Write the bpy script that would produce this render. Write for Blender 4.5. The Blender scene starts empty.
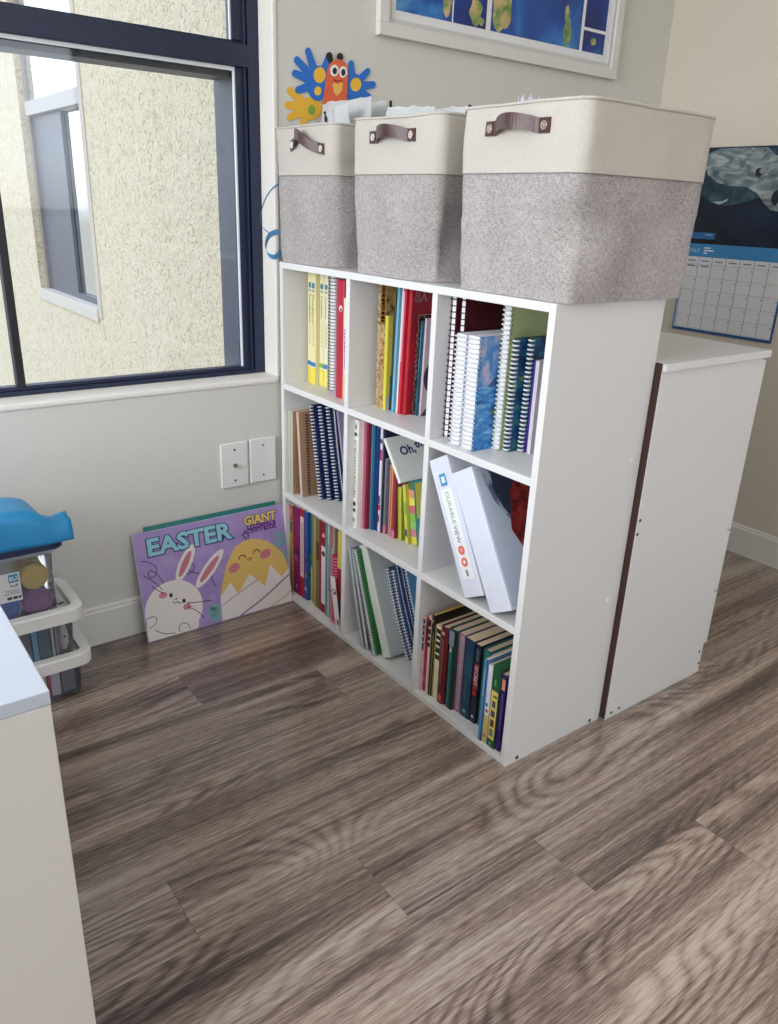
import bpy, bmesh, math, random
from mathutils import Vector, Matrix, noise
random.seed(7)
scene = bpy.context.scene
COL = scene.collection
PI = math.pi

# ------------------------------------------------------------------ materials
def lin(c):
    c = c / 255.0
    return c / 12.92 if c <= 0.04045 else ((c + 0.055) / 1.055) ** 2.4
def rgb(c): return (lin(c[0]), lin(c[1]), lin(c[2]), 1.0)
_cache = {}
def nodes(name):
    m = bpy.data.materials.new(name); m.use_nodes = True
    nt = m.node_tree
    return m, nt, nt.nodes['Principled BSDF']
def mat(c, rough=0.5, var=0.06, scale=60.0, metal=0.0, spec=0.5, bump=0.0, name=None):
    """procedural surface: a base colour with slight mottling, optional fine bump"""
    key = (tuple(c), rough, var, scale, metal, spec, bump)
    if key in _cache: return _cache[key]
    m, nt, b = nodes(name or 'surface_%d_%d_%d' % tuple(c))
    tc = nt.nodes.new('ShaderNodeTexCoord'); n = nt.nodes.new('ShaderNodeTexNoise')
    n.inputs['Scale'].default_value = scale; n.inputs['Detail'].default_value = 2
    nt.links.new(tc.outputs['Object'], n.inputs['Vector'])
    mx = nt.nodes.new('ShaderNodeMix'); mx.data_type = 'RGBA'
    base = rgb(c)
    mx.inputs[6].default_value = tuple(x * (1 - var) for x in base[:3]) + (1,)
    mx.inputs[7].default_value = tuple(min(1, x * (1 + var)) for x in base[:3]) + (1,)
    nt.links.new(n.outputs['Fac'], mx.inputs[0]); nt.links.new(mx.outputs[2], b.inputs['Base Color'])
    b.inputs['Roughness'].default_value = rough; b.inputs['Metallic'].default_value = metal
    b.inputs['Specular IOR Level'].default_value = spec
    if bump:
        bp = nt.nodes.new('ShaderNodeBump'); bp.inputs['Strength'].default_value = bump; bp.inputs['Distance'].default_value = 0.002
        nt.links.new(n.outputs['Fac'], bp.inputs['Height']); nt.links.new(bp.outputs[0], b.inputs['Normal'])
    _cache[key] = m
    return m
def clear(name, tint, refl=0.06, rough=0.03, fog=0.0):
    """glass / clear plastic: see-through, Fresnel gloss, optional milky share"""
    m = bpy.data.materials.new(name); m.use_nodes = True; nt = m.node_tree; nt.nodes.clear()
    out = nt.nodes.new('ShaderNodeOutputMaterial'); tr = nt.nodes.new('ShaderNodeBsdfTransparent')
    gl = nt.nodes.new('ShaderNodeBsdfGlossy'); fr = nt.nodes.new('ShaderNodeFresnel'); mx = nt.nodes.new('ShaderNodeMixShader')
    tr.inputs[0].default_value = rgb(tint); gl.inputs['Roughness'].default_value = rough; fr.inputs[0].default_value = 1.45
    nt.links.new(fr.outputs[0], mx.inputs[0]); nt.links.new(tr.outputs[0], mx.inputs[1]); nt.links.new(gl.outputs[0], mx.inputs[2])
    last = mx
    if fog:
        df = nt.nodes.new('ShaderNodeBsdfDiffuse'); df.inputs[0].default_value = rgb((225, 228, 230))
        m2 = nt.nodes.new('ShaderNodeMixShader'); m2.inputs[0].default_value = fog
        nt.links.new(mx.outputs[0], m2.inputs[1]); nt.links.new(df.outputs[0], m2.inputs[2]); last = m2
    nt.links.new(last.outputs[0], out.inputs[0])
    return m
def ramp(nt, fac, stops):
    r = nt.nodes.new('ShaderNodeValToRGB'); e = r.color_ramp.elements
    while len(e) < len(stops): e.new(0.5)
    for i, (p, c) in enumerate(stops):
        e[i].position = p; e[i].color = rgb(c)
    nt.links.new(fac, r.inputs[0]); return r
def mnode(nt, op, a, b=None, c=None):
    n = nt.nodes.new('ShaderNodeMath'); n.operation = op
    for i, v in enumerate((a, b, c)):
        if v is None: continue
        if isinstance(v, (int, float)): n.inputs[i].default_value = v
        else: nt.links.new(v, n.inputs[i])
    return n.outputs[0]
def comb(nt, x, y, z=0.0):
    n = nt.nodes.new('ShaderNodeCombineXYZ')
    for i, v in enumerate((x, y, z)):
        if isinstance(v, (int, float)): n.inputs[i].default_value = v
        else: nt.links.new(v, n.inputs[i])
    return n.outputs[0]
def nz(nt, vec, scale=1.0, detail=2.0, dist=0.0, rough=0.5):
    n = nt.nodes.new('ShaderNodeTexNoise'); n.inputs['Scale'].default_value = scale; n.inputs['Detail'].default_value = detail
    n.inputs['Distortion'].default_value = dist; n.inputs['Roughness'].default_value = rough
    nt.links.new(vec, n.inputs['Vector']); return n.outputs['Fac']
def mixc(nt, f, a, b, mode='MIX'):
    n = nt.nodes.new('ShaderNodeMix'); n.data_type = 'RGBA'; n.blend_type = mode
    for i, v in ((0, f), (6, a), (7, b)):
        if isinstance(v, (int, float)): n.inputs[i].default_value = v
        elif isinstance(v, tuple): n.inputs[i].default_value = v
        else: nt.links.new(v, n.inputs[i])
    return n.outputs[2]

def floor_material():
    m, nt, b = nodes('grey_brown_plank_floor')
    tc = nt.nodes.new('ShaderNodeTexCoord'); sp = nt.nodes.new('ShaderNodeSeparateXYZ')
    nt.links.new(tc.outputs['Object'], sp.inputs[0]); x, y = sp.outputs[0], sp.outputs[1]
    W, L = 0.1405, 1.4
    rowf = mnode(nt, 'DIVIDE', mnode(nt, 'SUBTRACT', -0.157, y), W)
    row = mnode(nt, 'FLOOR', rowf); fy = mnode(nt, 'FRACT', rowf)
    xs = mnode(nt, 'ADD', x, 0.416 + 28.0)
    xs = mnode(nt, 'DIVIDE', mnode(nt, 'SUBTRACT', xs, mnode(nt, 'MULTIPLY', row, 0.287)), L)
    colm = mnode(nt, 'FLOOR', xs); fx = mnode(nt, 'FRACT', xs)
    wn = nt.nodes.new('ShaderNodeTexWhiteNoise'); wn.noise_dimensions = '3D'
    nt.links.new(comb(nt, row, colm, 3.0), wn.inputs['Vector'])
    sc = nt.nodes.new('ShaderNodeSeparateColor'); nt.links.new(wn.outputs['Color'], sc.inputs[0])
    h1, h2, h3 = sc.outputs[0], sc.outputs[1], sc.outputs[2]
    px = mnode(nt, 'ADD', x, mnode(nt, 'MULTIPLY', h1, 37.0)); py = mnode(nt, 'ADD', y, mnode(nt, 'MULTIPLY', h2, 53.0))
    # broad tone bands
    band = nz(nt, comb(nt, mnode(nt, 'MULTIPLY', px, 0.8), mnode(nt, 'MULTIPLY', py, 15.0), h3), 1.0, 2.5, 0.3)
    # growth-ring figure: contour lines of a stretched field
    fld = nz(nt, comb(nt, mnode(nt, 'MULTIPLY', px, 1.5), mnode(nt, 'MULTIPLY', py, 6.2), h3), 1.0, 0.6, 0.2)
    wig = nz(nt, comb(nt, mnode(nt, 'MULTIPLY', px, 18.0), mnode(nt, 'MULTIPLY', py, 70.0)), 1.0, 2.0)
    ph = mnode(nt, 'ADD', mnode(nt, 'MULTIPLY', fld, 150.0), mnode(nt, 'MULTIPLY', wig, 1.8))
    ring = mnode(nt, 'ADD', mnode(nt, 'MULTIPLY', mnode(nt, 'SINE', ph), 0.5), 0.5)
    ring = mnode(nt, 'POWER', ring, 0.55)
    # straight grain and pores
    st = nz(nt, comb(nt, mnode(nt, 'MULTIPLY', px, 1.6), mnode(nt, 'MULTIPLY', py, 125.0)), 1.0, 5.0, 0.15, 0.72)
    po = nz(nt, comb(nt, mnode(nt, 'MULTIPLY', px, 34.0), mnode(nt, 'MULTIPLY', py, 420.0)), 1.0, 2.0)
    figm = nz(nt, comb(nt, mnode(nt, 'MULTIPLY', px, 1.1), mnode(nt, 'MULTIPLY', py, 5.0), 9.0), 1.0, 1.0)
    mr = nt.nodes.new('ShaderNodeMapRange'); nt.links.new(figm, mr.inputs[0])
    mr.inputs[1].default_value = 0.49; mr.inputs[2].default_value = 0.62
    mr.inputs[3].default_value = 0.0; mr.inputs[4].default_value = 0.29
    v = mnode(nt, 'ADD', mnode(nt, 'ADD', mnode(nt, 'MULTIPLY', band, 1.5), -0.24), mnode(nt, 'MULTIPLY', mnode(nt, 'SUBTRACT', ring, 0.66), mr.outputs[0]))
    v = mnode(nt, 'ADD', v, mnode(nt, 'MULTIPLY', mnode(nt, 'SUBTRACT', st, 0.5), 1.25))
    v = mnode(nt, 'ADD', v, mnode(nt, 'MULTIPLY', mnode(nt, 'SUBTRACT', po, 0.5), 0.80))
    v = mnode(nt, 'ADD', v, mnode(nt, 'MULTIPLY', mnode(nt, 'SUBTRACT', h2, 0.5), 0.14))
    r = ramp(nt, v, FLOOR_RAMP)
    # seams
    ey = mnode(nt, 'MULTIPLY', mnode(nt, 'MINIMUM', fy, mnode(nt, 'SUBTRACT', 1.0, fy)), W)
    ex = mnode(nt, 'MULTIPLY', mnode(nt, 'MINIMUM', fx, mnode(nt, 'SUBTRACT', 1.0, fx)), L)
    seam = mnode(nt, 'LESS_THAN', mnode(nt, 'MINIMUM', ey, ex), 0.0008)
    c = mixc(nt, mnode(nt, 'MULTIPLY', seam, 0.38), r.outputs[0], rgb((52, 44, 40)))
    nt.links.new(c, b.inputs['Base Color'])
    nt.links.new(mnode(nt, 'ADD', 0.24, mnode(nt, 'MULTIPLY', st, 0.16)), b.inputs['Roughness'])
    b.inputs['Specular IOR Level'].default_value = 0.5; b.inputs['Coat Weight'].default_value = 1.0; b.inputs['Coat Roughness'].default_value = 0.20; b.inputs['Coat IOR'].default_value = 1.55
    bp = nt.nodes.new('ShaderNodeBump'); bp.inputs['Strength'].default_value = 0.25; bp.inputs['Distance'].default_value = 0.001
    nt.links.new(mnode(nt, 'SUBTRACT', po, seam), bp.inputs['Height']); nt.links.new(bp.outputs[0], b.inputs['Normal'])
    return m
FLOOR_RAMP = [(0.10, (70, 55, 50)), (0.34, (112, 93, 83)), (0.52, (143, 124, 112)), (0.70, (172, 154, 140)), (0.97, (196, 181, 168))]

def wall_material(name, c):
    m, nt, b = nodes(name)
    tc = nt.nodes.new('ShaderNodeTexCoord')
    n1 = nz(nt, tc.outputs['Object'], 70.0, 2.0); n2 = nz(nt, tc.outputs['Object'], 2.0, 2.0)
    base = rgb(c)
    nt.links.new(mixc(nt, n2, tuple(x * .96 for x in base[:3]) + (1,), tuple(min(1, x * 1.03) for x in base[:3]) + (1,)), b.inputs['Base Color'])
    b.inputs['Roughness'].default_value = 0.75
    bp = nt.nodes.new('ShaderNodeBump'); bp.inputs['Strength'].default_value = 0.22; bp.inputs['Distance'].default_value = 0.003
    nt.links.new(n1, bp.inputs['Height']); nt.links.new(bp.outputs[0], b.inputs['Normal'])
    return m
def stucco_material():
    m, nt, b = nodes('tan_stucco')
    tc = nt.nodes.new('ShaderNodeTexCoord')
    n0 = nz(nt, tc.outputs['Object'], 34.0, 3.0, 1.8, 0.6); n2 = nz(nt, tc.outputs['Object'], 1.5, 2.0)
    r = ramp(nt, n0, [(0.0, (160, 138, 108)), (0.38, (184, 162, 130)), (0.47, (222, 203, 170)), (1.0, (236, 219, 188))])
    nt.links.new(mixc(nt, mnode(nt, 'MULTIPLY', n2, 0.35), r.outputs[0], rgb((228, 212, 182))), b.inputs['Base Color'])
    b.inputs['Roughness'].default_value = 0.9
    bp = nt.nodes.new('ShaderNodeBump'); bp.inputs['Strength'].default_value = 0.9; bp.inputs['Distance'].default_value = 0.012
    nt.links.new(n0, bp.inputs['Height']); nt.links.new(bp.outputs[0], b.inputs['Normal'])
    return m
def fabric_material(name, c1, c2, bump=0.3):
    m, nt, b = nodes(name)
    tc = nt.nodes.new('ShaderNodeTexCoord'); sp = nt.nodes.new('ShaderNodeSeparateXYZ'); nt.links.new(tc.outputs['Object'], sp.inputs[0])
    sx, sy, sz = sp.outputs
    wv = nz(nt, comb(nt, mnode(nt, 'MULTIPLY', sx, 800.0), mnode(nt, 'MULTIPLY', sy, 800.0), mnode(nt, 'MULTIPLY', sz, 130.0)), 1.0, 2.0)
    wh = nz(nt, comb(nt, mnode(nt, 'MULTIPLY', sx, 150.0), mnode(nt, 'MULTIPLY', sy, 150.0), mnode(nt, 'MULTIPLY', sz, 850.0)), 1.0, 2.0)
    big = nz(nt, tc.outputs['Object'], 9.0, 2.0)
    f = mnode(nt, 'ADD', mnode(nt, 'MULTIPLY', wv, 0.42), mnode(nt, 'ADD', mnode(nt, 'MULTIPLY', wh, 0.42), mnode(nt, 'MULTIPLY', big, 0.16)))
    r = ramp(nt, f, [(0.30, c1), (0.70, c2)])
    nt.links.new(r.outputs[0], b.inputs['Base Color']); b.inputs['Roughness'].default_value = 0.92; b.inputs['Specular IOR Level'].default_value = 0.15
    bp = nt.nodes.new('ShaderNodeBump'); bp.inputs['Strength'].default_value = bump; bp.inputs['Distance'].default_value = 0.001
    nt.links.new(f, bp.inputs['Height']); nt.links.new(bp.outputs[0], b.inputs['Normal'])
    return m
def picture_material(name, scale, stops, stretch=(1, 1, 1), dist=0.5, detail=4, rough=0.35):
    """a printed picture: coloured patches from a noise field"""
    m, nt, b = nodes(name)
    tc = nt.nodes.new('ShaderNodeTexCoord'); mp = nt.nodes.new('ShaderNodeMapping'); mp.inputs['Scale'].default_value = stretch
    nt.links.new(tc.outputs['Object'], mp.inputs[0])
    r = ramp(nt, nz(nt, mp.outputs[0], scale, detail, dist), stops)
    nt.links.new(r.outputs[0], b.inputs['Base Color']); b.inputs['Roughness'].default_value = rough
    return m

WHITE = mat((226, 226, 226), 0.38, 0.015, 8.0, name='white_laminate')
WHITE_FRONT = WHITE
PAPER = mat((236, 231, 216), 0.8, 0.06, 300.0, name='page_edges')
CREAM_PAGE = mat((222, 202, 172), 0.85, 0.08, 300.0, name='cream_page_edges')
WHITE_PAGE = mat((240, 240, 244), 0.75, 0.04, 300.0, name='white_page_edges')
NAVY_FRAME = mat((23, 34, 62), 0.42, 0.12, 30.0, name='navy_window_paint')
BLACK = mat((26, 26, 30), 0.45, 0.1, 80.0)
WIRE_BLACK = mat((34, 32, 38), 0.35, 0.05, 80.0, metal=0.3)
WIRE_WHITE = mat((225, 228, 235), 0.4, 0.03, 80.0)
WIRE_GREY = mat((172, 182, 186), 0.3, 0.05, 80.0, metal=0.4)
WALL = wall_material('wall_paint', (214, 213, 207))
WALL_R = wall_material('lamp_warmed_wall', (212, 204, 190))  # warm cast of the lamp light put into the right wall's colour
TRIM = mat((228, 227, 222), 0.5, 0.02, 20.0, name='trim_paint')

# ------------------------------------------------------------------ mesh builder
class MB:
    def __init__(s): s.bm = bmesh.new(); s.mats = []
    def mi(s, m):
        if m not in s.mats: s.mats.append(m)
        return s.mats.index(m)
    def face(s, pts, m):
        vs = [s.bm.verts.new(p) for p in pts]
        try: f = s.bm.faces.new(vs); f.material_index = s.mi(m); return f
        except ValueError: return None
    def box(s, a, b, m, bev=0.0):
        x0, x1 = sorted((a[0], b[0])); y0, y1 = sorted((a[1], b[1])); z0, z1 = sorted((a[2], b[2]))
        v = [s.bm.verts.new(p) for p in ((x0,y0,z0),(x1,y0,z0),(x1,y1,z0),(x0,y1,z0),(x0,y0,z1),(x1,y0,z1),(x1,y1,z1),(x0,y1,z1))]
        fs = [s.bm.faces.new([v[i] for i in q]) for q in ((3,2,1,0),(4,5,6,7),(0,1,5,4),(1,2,6,5),(2,3,7,6),(3,0,4,7))]
        k = s.mi(m)
        for f in fs: f.material_index = k
        if bev:
            es = list({e for f in fs for e in f.edges})
            r = bmesh.ops.bevel(s.bm, geom=es, offset=bev, segments=2, profile=0.5, affect='EDGES')
            for f in r['faces']: f.material_index = k
        return fs
    def grid(s, P, m, close_u=False, close_v=False, smooth=True):
        k = s.mi(m); V = [[s.bm.verts.new(p) for p in row] for row in P]
        nu, nv = len(V), len(V[0])
        for i in range(nu if close_u else nu - 1):
            for j in range(nv if close_v else nv - 1):
                f = s.bm.faces.new((V[i][j], V[(i+1) % nu][j], V[(i+1) % nu][(j+1) % nv], V[i][(j+1) % nv]))
                f.material_index = k; f.smooth = smooth
        return V
    def fan(s, pts, m):
        return s.face(pts, m)
    def tube(s, path, r, m, n=8, caps=True):
        path = [Vector(p) for p in path]; rings = []
        up = Vector((0, 0, 1))
        for i, p in enumerate(path):
            t = (path[min(i+1, len(path)-1)] - path[max(i-1, 0)]).normalized()
            a = t.cross(up)
            if a.length < 1e-4: a = t.cross(Vector((0, 1, 0)))
            a.normalize(); b = t.cross(a).normalized(); rr = r[i] if isinstance(r, (list, tuple)) else r
            rings.append([p + rr * (math.cos(2*PI*j/n) * a + math.sin(2*PI*j/n) * b) for j in range(n)])
        V = s.grid(rings, m, close_v=True)
        if caps:
            for rg in (V[0], V[-1]):
                try: f = s.bm.faces.new(rg); f.material_index = s.mi(m)
                except ValueError: pass
    def cyl(s, c, axis, r, h, m, n=20, r2=None):
        axis = Vector(axis).normalized(); c = Vector(c)
        a = axis.orthogonal().normalized(); b = axis.cross(a)
        r2 = r if r2 is None else r2
        R = [[c + axis * z + rr * (math.cos(2*PI*j/n) * a + math.sin(2*PI*j/n) * b) for j in range(n)] for z, rr in ((0, r), (h, r2))]
        V = s.grid(R, m, close_v=True)
        for rg in V:
            f = s.bm.faces.new(rg); f.material_index = s.mi(m)
    def torus(s, c, n_axis, R, r, m, nu=14, nv=5):
        c = Vector(c); ax = Vector(n_axis).normalized(); a = ax.orthogonal().normalized(); b = ax.cross(a)
        P = []
        for i in range(nu):
            d = math.cos(2*PI*i/nu) * a + math.sin(2*PI*i/nu) * b
            P.append([c + d * (R + r * math.cos(2*PI*j/nv)) + ax * (r * math.sin(2*PI*j/nv)) for j in range(nv)])
        s.grid(P, m, close_u=True, close_v=True)
    def art(s, T, pts, m, off=0.0003):
        """flat printed shape: 2D polygon placed by T(u, v, off)"""
        return s.face([T(u, v, off) for u, v in pts], m)
    def slab(s, T, pts, m, o0, o1):
        """2D outline given thickness between offsets o0 and o1"""
        k = s.mi(m); n = len(pts)
        A = [s.bm.verts.new(T(u, v, o0)) for u, v in pts]; B = [s.bm.verts.new(T(u, v, o1)) for u, v in pts]
        for q in (list(reversed(A)), B):
            f = s.bm.faces.new(q); f.material_index = k
        for i in range(n):
            f = s.bm.faces.new((A[i], A[(i+1) % n], B[(i+1) % n], B[i])); f.material_index = k
    def text(s, T, string, u, v, size, m, off=0.0005, rot=0.0, bold=0.0, sx=1.0, align='LEFT'):
        vs, fs = text_mesh(string, bold, align)
        c, sn = math.cos(rot), math.sin(rot); k = s.mi(m); vv = []
        for x, y in vs:
            x, y = x * size * sx, y * size
            vv.append(s.bm.verts.new(T(u + c*x - sn*y, v + sn*x + c*y, off)))
        for f in fs:
            try: q = s.bm.faces.new([vv[i] for i in f]); q.material_index = k
            except ValueError: pass
    def build(s, name, parent=None, smooth=None, bend=None, loc=None):
        bmesh.ops.remove_doubles(s.bm, verts=s.bm.verts, dist=1e-6)
        if bend:
            for v in s.bm.verts: v.co = bend(v.co)
        bmesh.ops.recalc_face_normals(s.bm, faces=s.bm.faces)
        me = bpy.data.meshes.new(name); s.bm.to_mesh(me); s.bm.free()
        for m in s.mats: me.materials.append(m)
        if smooth is not None:
            for p in me.polygons: p.use_smooth = smooth
        o = bpy.data.objects.new(name, me); COL.objects.link(o)
        if parent: o.parent = parent
        if loc: o.location = loc
        return o
_tcache = {}
def text_mesh(string, bold=0.0, align='LEFT'):
    key = (string, bold, align)
    if key in _tcache: return _tcache[key]
    cu = bpy.data.curves.new('lettering', 'FONT'); cu.body = string; cu.size = 1.0; cu.offset = bold; cu.align_x = align; cu.resolution_u = 2
    ob = bpy.data.objects.new('lettering', cu); COL.objects.link(ob)
    dg = bpy.context.evaluated_depsgraph_get()
    me = ob.evaluated_get(dg).to_mesh()
    r = ([(v.co.x, v.co.y) for v in me.vertices], [tuple(p.vertices) for p in me.polygons])
    ob.evaluated_get(dg).to_mesh_clear(); bpy.data.objects.remove(ob); bpy.data.curves.remove(cu)
    _tcache[key] = r
    return r
def circ(cu, cv, r, r2=None, n=22, rot=0.0):
    r2 = r if r2 is None else r2; o = []
    for i in range(n):
        a, b = r * math.cos(2*PI*i/n), r2 * math.sin(2*PI*i/n)
        o.append((cu + a*math.cos(rot) - b*math.sin(rot), cv + a*math.sin(rot) + b*math.cos(rot)))
    return o
def rect(u0, v0, u1, v1): return [(u0, v0), (u1, v0), (u1, v1), (u0, v1)]
def stroke(pts, w):
    """a line of width w through 2D points as a list of quads"""
    out = []
    for (a, b), (c, d) in zip(pts[:-1], pts[1:]):
        dx, dy = c - a, d - b; L = math.hypot(dx, dy) or 1; nx, ny = -dy / L * w / 2, dx / L * w / 2
        ex, ey = dx / L * w * .3, dy / L * w * .3
        out.append([(a-ex+nx, b-ey+ny), (a-ex-nx, b-ey-ny), (c+ex-nx, d+ey-ny), (c+ex+nx, d+ey+ny)])
    return out
def thing(name, label, cat, loc=(0, 0, 0), rot=(0, 0, 0), group=None):
    o = bpy.data.objects.new(name, None); COL.objects.link(o); o.empty_display_size = 0.05
    o.location = loc; o.rotation_euler = rot; o['label'] = label; o['category'] = cat
    if group: o['group'] = group
    return o
def tag(o, label, cat, group=None):
    o['label'] = label; o['category'] = cat
    if group: o['group'] = group
    return o
def struct(o): o['kind'] = 'structure'; return o

# ------------------------------------------------------------------ room shell
WY, XR, XL, YB, ZC = 0.0915, 1.442, -2.9, -4.0, 2.45
OX0, OX1, OZ0, OZ1 = -1.75, 0.002, 0.6267, 2.2        # window opening in the window wall
mb = MB(); mb.face([(XL, YB, 0), (XR, YB, 0), (XR, WY, 0), (XL, WY, 0)], floor_material()); struct(mb.build('floor'))
mb = MB(); mb.box((XL - .1, YB - .1, ZC), (XR + .1, WY + .2, ZC + .1), mat((235, 233, 228), 0.8, 0.02)); struct(mb.build('ceiling'))
mb = MB()
for a, b in (((XL, WY, 0), (XR, WY + .19, OZ0 - .012)), ((OX1, WY, OZ0 - .012), (XR, WY + .19, ZC)), ((XL, WY, OZ0 - .012), (OX0, WY + .19, ZC)), ((OX0, WY, OZ1), (OX1, WY + .19, ZC))):
    mb.box(a, b, WALL)
struct(mb.build('wall_window'))
mb = MB(); mb.box((XR, YB, 0), (XR + .1, WY, ZC), WALL_R); struct(mb.build('wall_right'))
BX0, BX1, BZ0, BZ1 = -1.2, 0.9, 0.9, 2.1              # unseen window added behind the camera for fill light
mb = MB()
for a, b in (((XL, YB - .1, 0), (XR, YB, BZ0)), ((XL, YB - .1, BZ1), (XR, YB, ZC)), ((XL, YB - .1, BZ0), (BX0, YB, BZ1)), ((BX1, YB - .1, BZ0), (XR, YB, BZ1))):
    mb.box(a, b, WALL)
struct(mb.build('wall_back'))
LY0, LY1, LZ0, LZ1 = -2.0, -0.1, 0.85, 2.1             # daylight window in the left wall
mb = MB()
for a, b in (((XL - .1, YB, 0), (XL, WY, LZ0)), ((XL - .1, YB, LZ1), (XL, WY, ZC)), ((XL - .1, YB, LZ0), (XL, LY0, LZ1)), ((XL - .1, LY1, LZ0), (XL, WY, LZ1))):
    mb.box(a, b, WALL)
struct(mb.build('wall_left'))
# skirting: tall flat board with a thin stepped top
def skirting(name, a, b, horizontal):
    mb = MB()
    prof = [(0, 0), (.0125, 0), (.0125, .088), (.0095, .092), (.0095, .0975), (.006, .100), (0, .100)]
    pts = []
    for q in (a, b):
        pts.append([((q, WY - d, z) if horizontal else (XR - d, q, z)) for d, z in prof])
    mb.grid(pts, TRIM, close_v=True, smooth=False)
    for row in pts: mb.face(row, TRIM)
    return struct(mb.build(name))
skirting('baseboard_window', XL, XR, True)
skirting('baseboard_right', YB, WY - .0125, False)
# sill and painted reveal lining with soft edges
mb = MB(); mb.box((OX0, WY - .004, OZ0 - .016), (OX1 + .004, .200, OZ0), mat((232, 230, 224), 0.55, 0.02, 30), 0.005); struct(mb.build('trim_1'))
mb = MB(); mb.box((OX1 - .004, WY - .003, OZ0), (OX1 + .008, .156, OZ1), mat((232, 230, 224), 0.55, 0.02, 30), 0.0028); struct(mb.build('trim_2'))

# window in the window wall: frame, meeting rail, glazing bar, panes
win = bpy.data.objects.new('window_1', None); COL.objects.link(win); win['kind'] = 'structure'
FY0, FY1 = 0.156, 0.192
mb = MB()
mb.box((-.030, FY0, OZ0), (OX1, FY1, OZ1), NAVY_FRAME, .002)
mb.box((OX0, FY0, OZ0), (OX0 + .03, FY1, OZ1), NAVY_FRAME, .002)
mb.box((OX0 + .03, FY0, OZ0), (-.03, FY1, OZ0 + .011), NAVY_FRAME, .002)
mb.box((OX0 + .03, FY0, OZ1 - .03), (-.03, FY1, OZ1), NAVY_FRAME, .002)
struct(mb.build('window_frame', win))
mb = MB()
mb.box((OX0 + .03, FY0 - .004, 1.337), (-.030, FY1 - .004, 1.384), NAVY_FRAME, .002)
mb.box((OX0 + .03, FY0 + .010, 1.384), (-.030, FY1, 1.391), NAVY_FRAME)
mb.box((-.060, FY0 + .006, OZ0 + .011), (-.030, FY1 - .003, 1.337), NAVY_FRAME, .0015)
mb.box((-.066, FY0 + .004, 1.391), (-.030, FY1 - .002, OZ1 - .03), NAVY_FRAME, .0015)
mb.box((-.041, FY0 - .002, OZ0 + .011), (-.037, FY0 + .004, OZ1 - .03), NAVY_FRAME)
mb.box((OX0 + .03, FY0 + .006, OZ0 + .011), (-.060, FY1 - .003, OZ0 + .020), NAVY_FRAME, .0015)
struct(mb.build('window_sash', win))
mb = MB(); mb.box((-.614, FY0 + .002, OZ0 + .02), (-.597, FY1 - .004, 1.337), BLACK, .002); struct(mb.build('window_mullion', win))
mb = MB()
BEAD = mat((226, 230, 234), 0.4, 0.03)
mb.box((OX0 + .03, FY0 + .008, 1.329), (-.060, FY0 + .014, 1.337), BEAD)
mb.box((-.064, FY0 + .008, OZ0 + .020), (-.060, FY0 + .014, 1.329), BEAD)
mb.box((-.069, FY0 + .008, 1.391), (-.066, FY0 + .014, OZ1 - .03), BEAD)
struct(mb.build('window_bead', win))
mb = MB()
GREY = mat((84, 88, 98), 0.5, 0.08, 40)
mb.box((OX0 + .03, FY1, 1.318), (-.060, .268, 1.345), GREY)
mb.box((-.058, FY1, OZ0), (OX1, .282, 1.36), GREY); mb.box((-.012, FY1, 1.36), (OX1, .282, OZ1), GREY)
struct(mb.build('window_casing', win))
GLASS = clear('window_glass', (246, 249, 250))
mb = MB(); mb.box((OX0 + .03, .172, OZ0 + .018), (-.0605, .175, 1.338), GLASS); mb.box((OX0 + .03, .172, 1.386), (-.0665, .175, OZ1 - .028), GLASS); struct(mb.build('window_pane', win))
# the left-wall window, plain white frame
win2 = bpy.data.objects.new('window_2', None); COL.objects.link(win2); win2['kind'] = 'structure'
mb = MB()
for a, b in (((XL - .08, LY0, LZ0), (XL - .03, LY1, LZ0 + .05)), ((XL - .08, LY0, LZ1 - .05), (XL - .03, LY1, LZ1)), ((XL - .08, LY0, LZ0 + .05), (XL - .03, LY0 + .05, LZ1 - .05)), ((XL - .08, LY1 - .05, LZ0 + .05), (XL - .03, LY1, LZ1 - .05)), ((XL - .08, -1.08, LZ0 + .05), (XL - .03, -1.02, LZ1 - .05))):
    mb.box(a, b, NAVY_FRAME)
struct(mb.build('window_frame', win2))
fill_win = bpy.data.objects.new('fill_window', None); COL.objects.link(fill_win); fill_win['kind'] = 'structure'  # frame of the added window that carries the fill light
mb = MB()
for a, b in (((BX0, YB - .08, BZ0), (BX1, YB - .03, BZ0 + .05)), ((BX0, YB - .08, BZ1 - .05), (BX1, YB - .03, BZ1)), ((BX0, YB - .08, BZ0 + .05), (BX0 + .05, YB - .03, BZ1 - .05)), ((BX1 - .05, YB - .08, BZ0 + .05), (BX1, YB - .03, BZ1 - .05)), ((-.18, YB - .08, BZ0 + .05), (-.12, YB - .03, BZ1 - .05))):
    mb.box(a, b, NAVY_FRAME)
struct(mb.build('window_frame', fill_win))

# ------------------------------------------------------------------ outside: wing of the building with its own window
XW = 0.40
STUCCO = stucco_material()
wy0, wy1, wz0, wz1 = 2.80, 4.07, 0.425, 2.5
mb = MB()
Y0, Y1, Z0, Z1 = WY + .19, 9.0, -1.6, 2.75
for a, b in (((XW, Y0, Z0), (XW + .2, wy0, Z1)), ((XW, wy1, Z0), (XW + .2, Y1, Z1)), ((XW, wy0, Z0), (XW + .2, wy1, wz0)), ((XW, wy0, wz1), (XW + .2, wy1, Z1))):
    mb.box(a, b, STUCCO)
struct(mb.build('wall_wing'))
mb = MB(); mb.face([(-14, Y0, Z0), (XW + .2, Y0, Z0), (XW + .2, 16, Z0), (-14, 16, Z0)], picture_material('gravel_ground', 3.0, [(0.3, (120, 118, 108)), (0.7, (165, 160, 148))], rough=0.95)); struct(mb.build('ground'))
win3 = bpy.data.objects.new('window_3', None); COL.objects.link(win3); win3['kind'] = 'structure'
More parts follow.
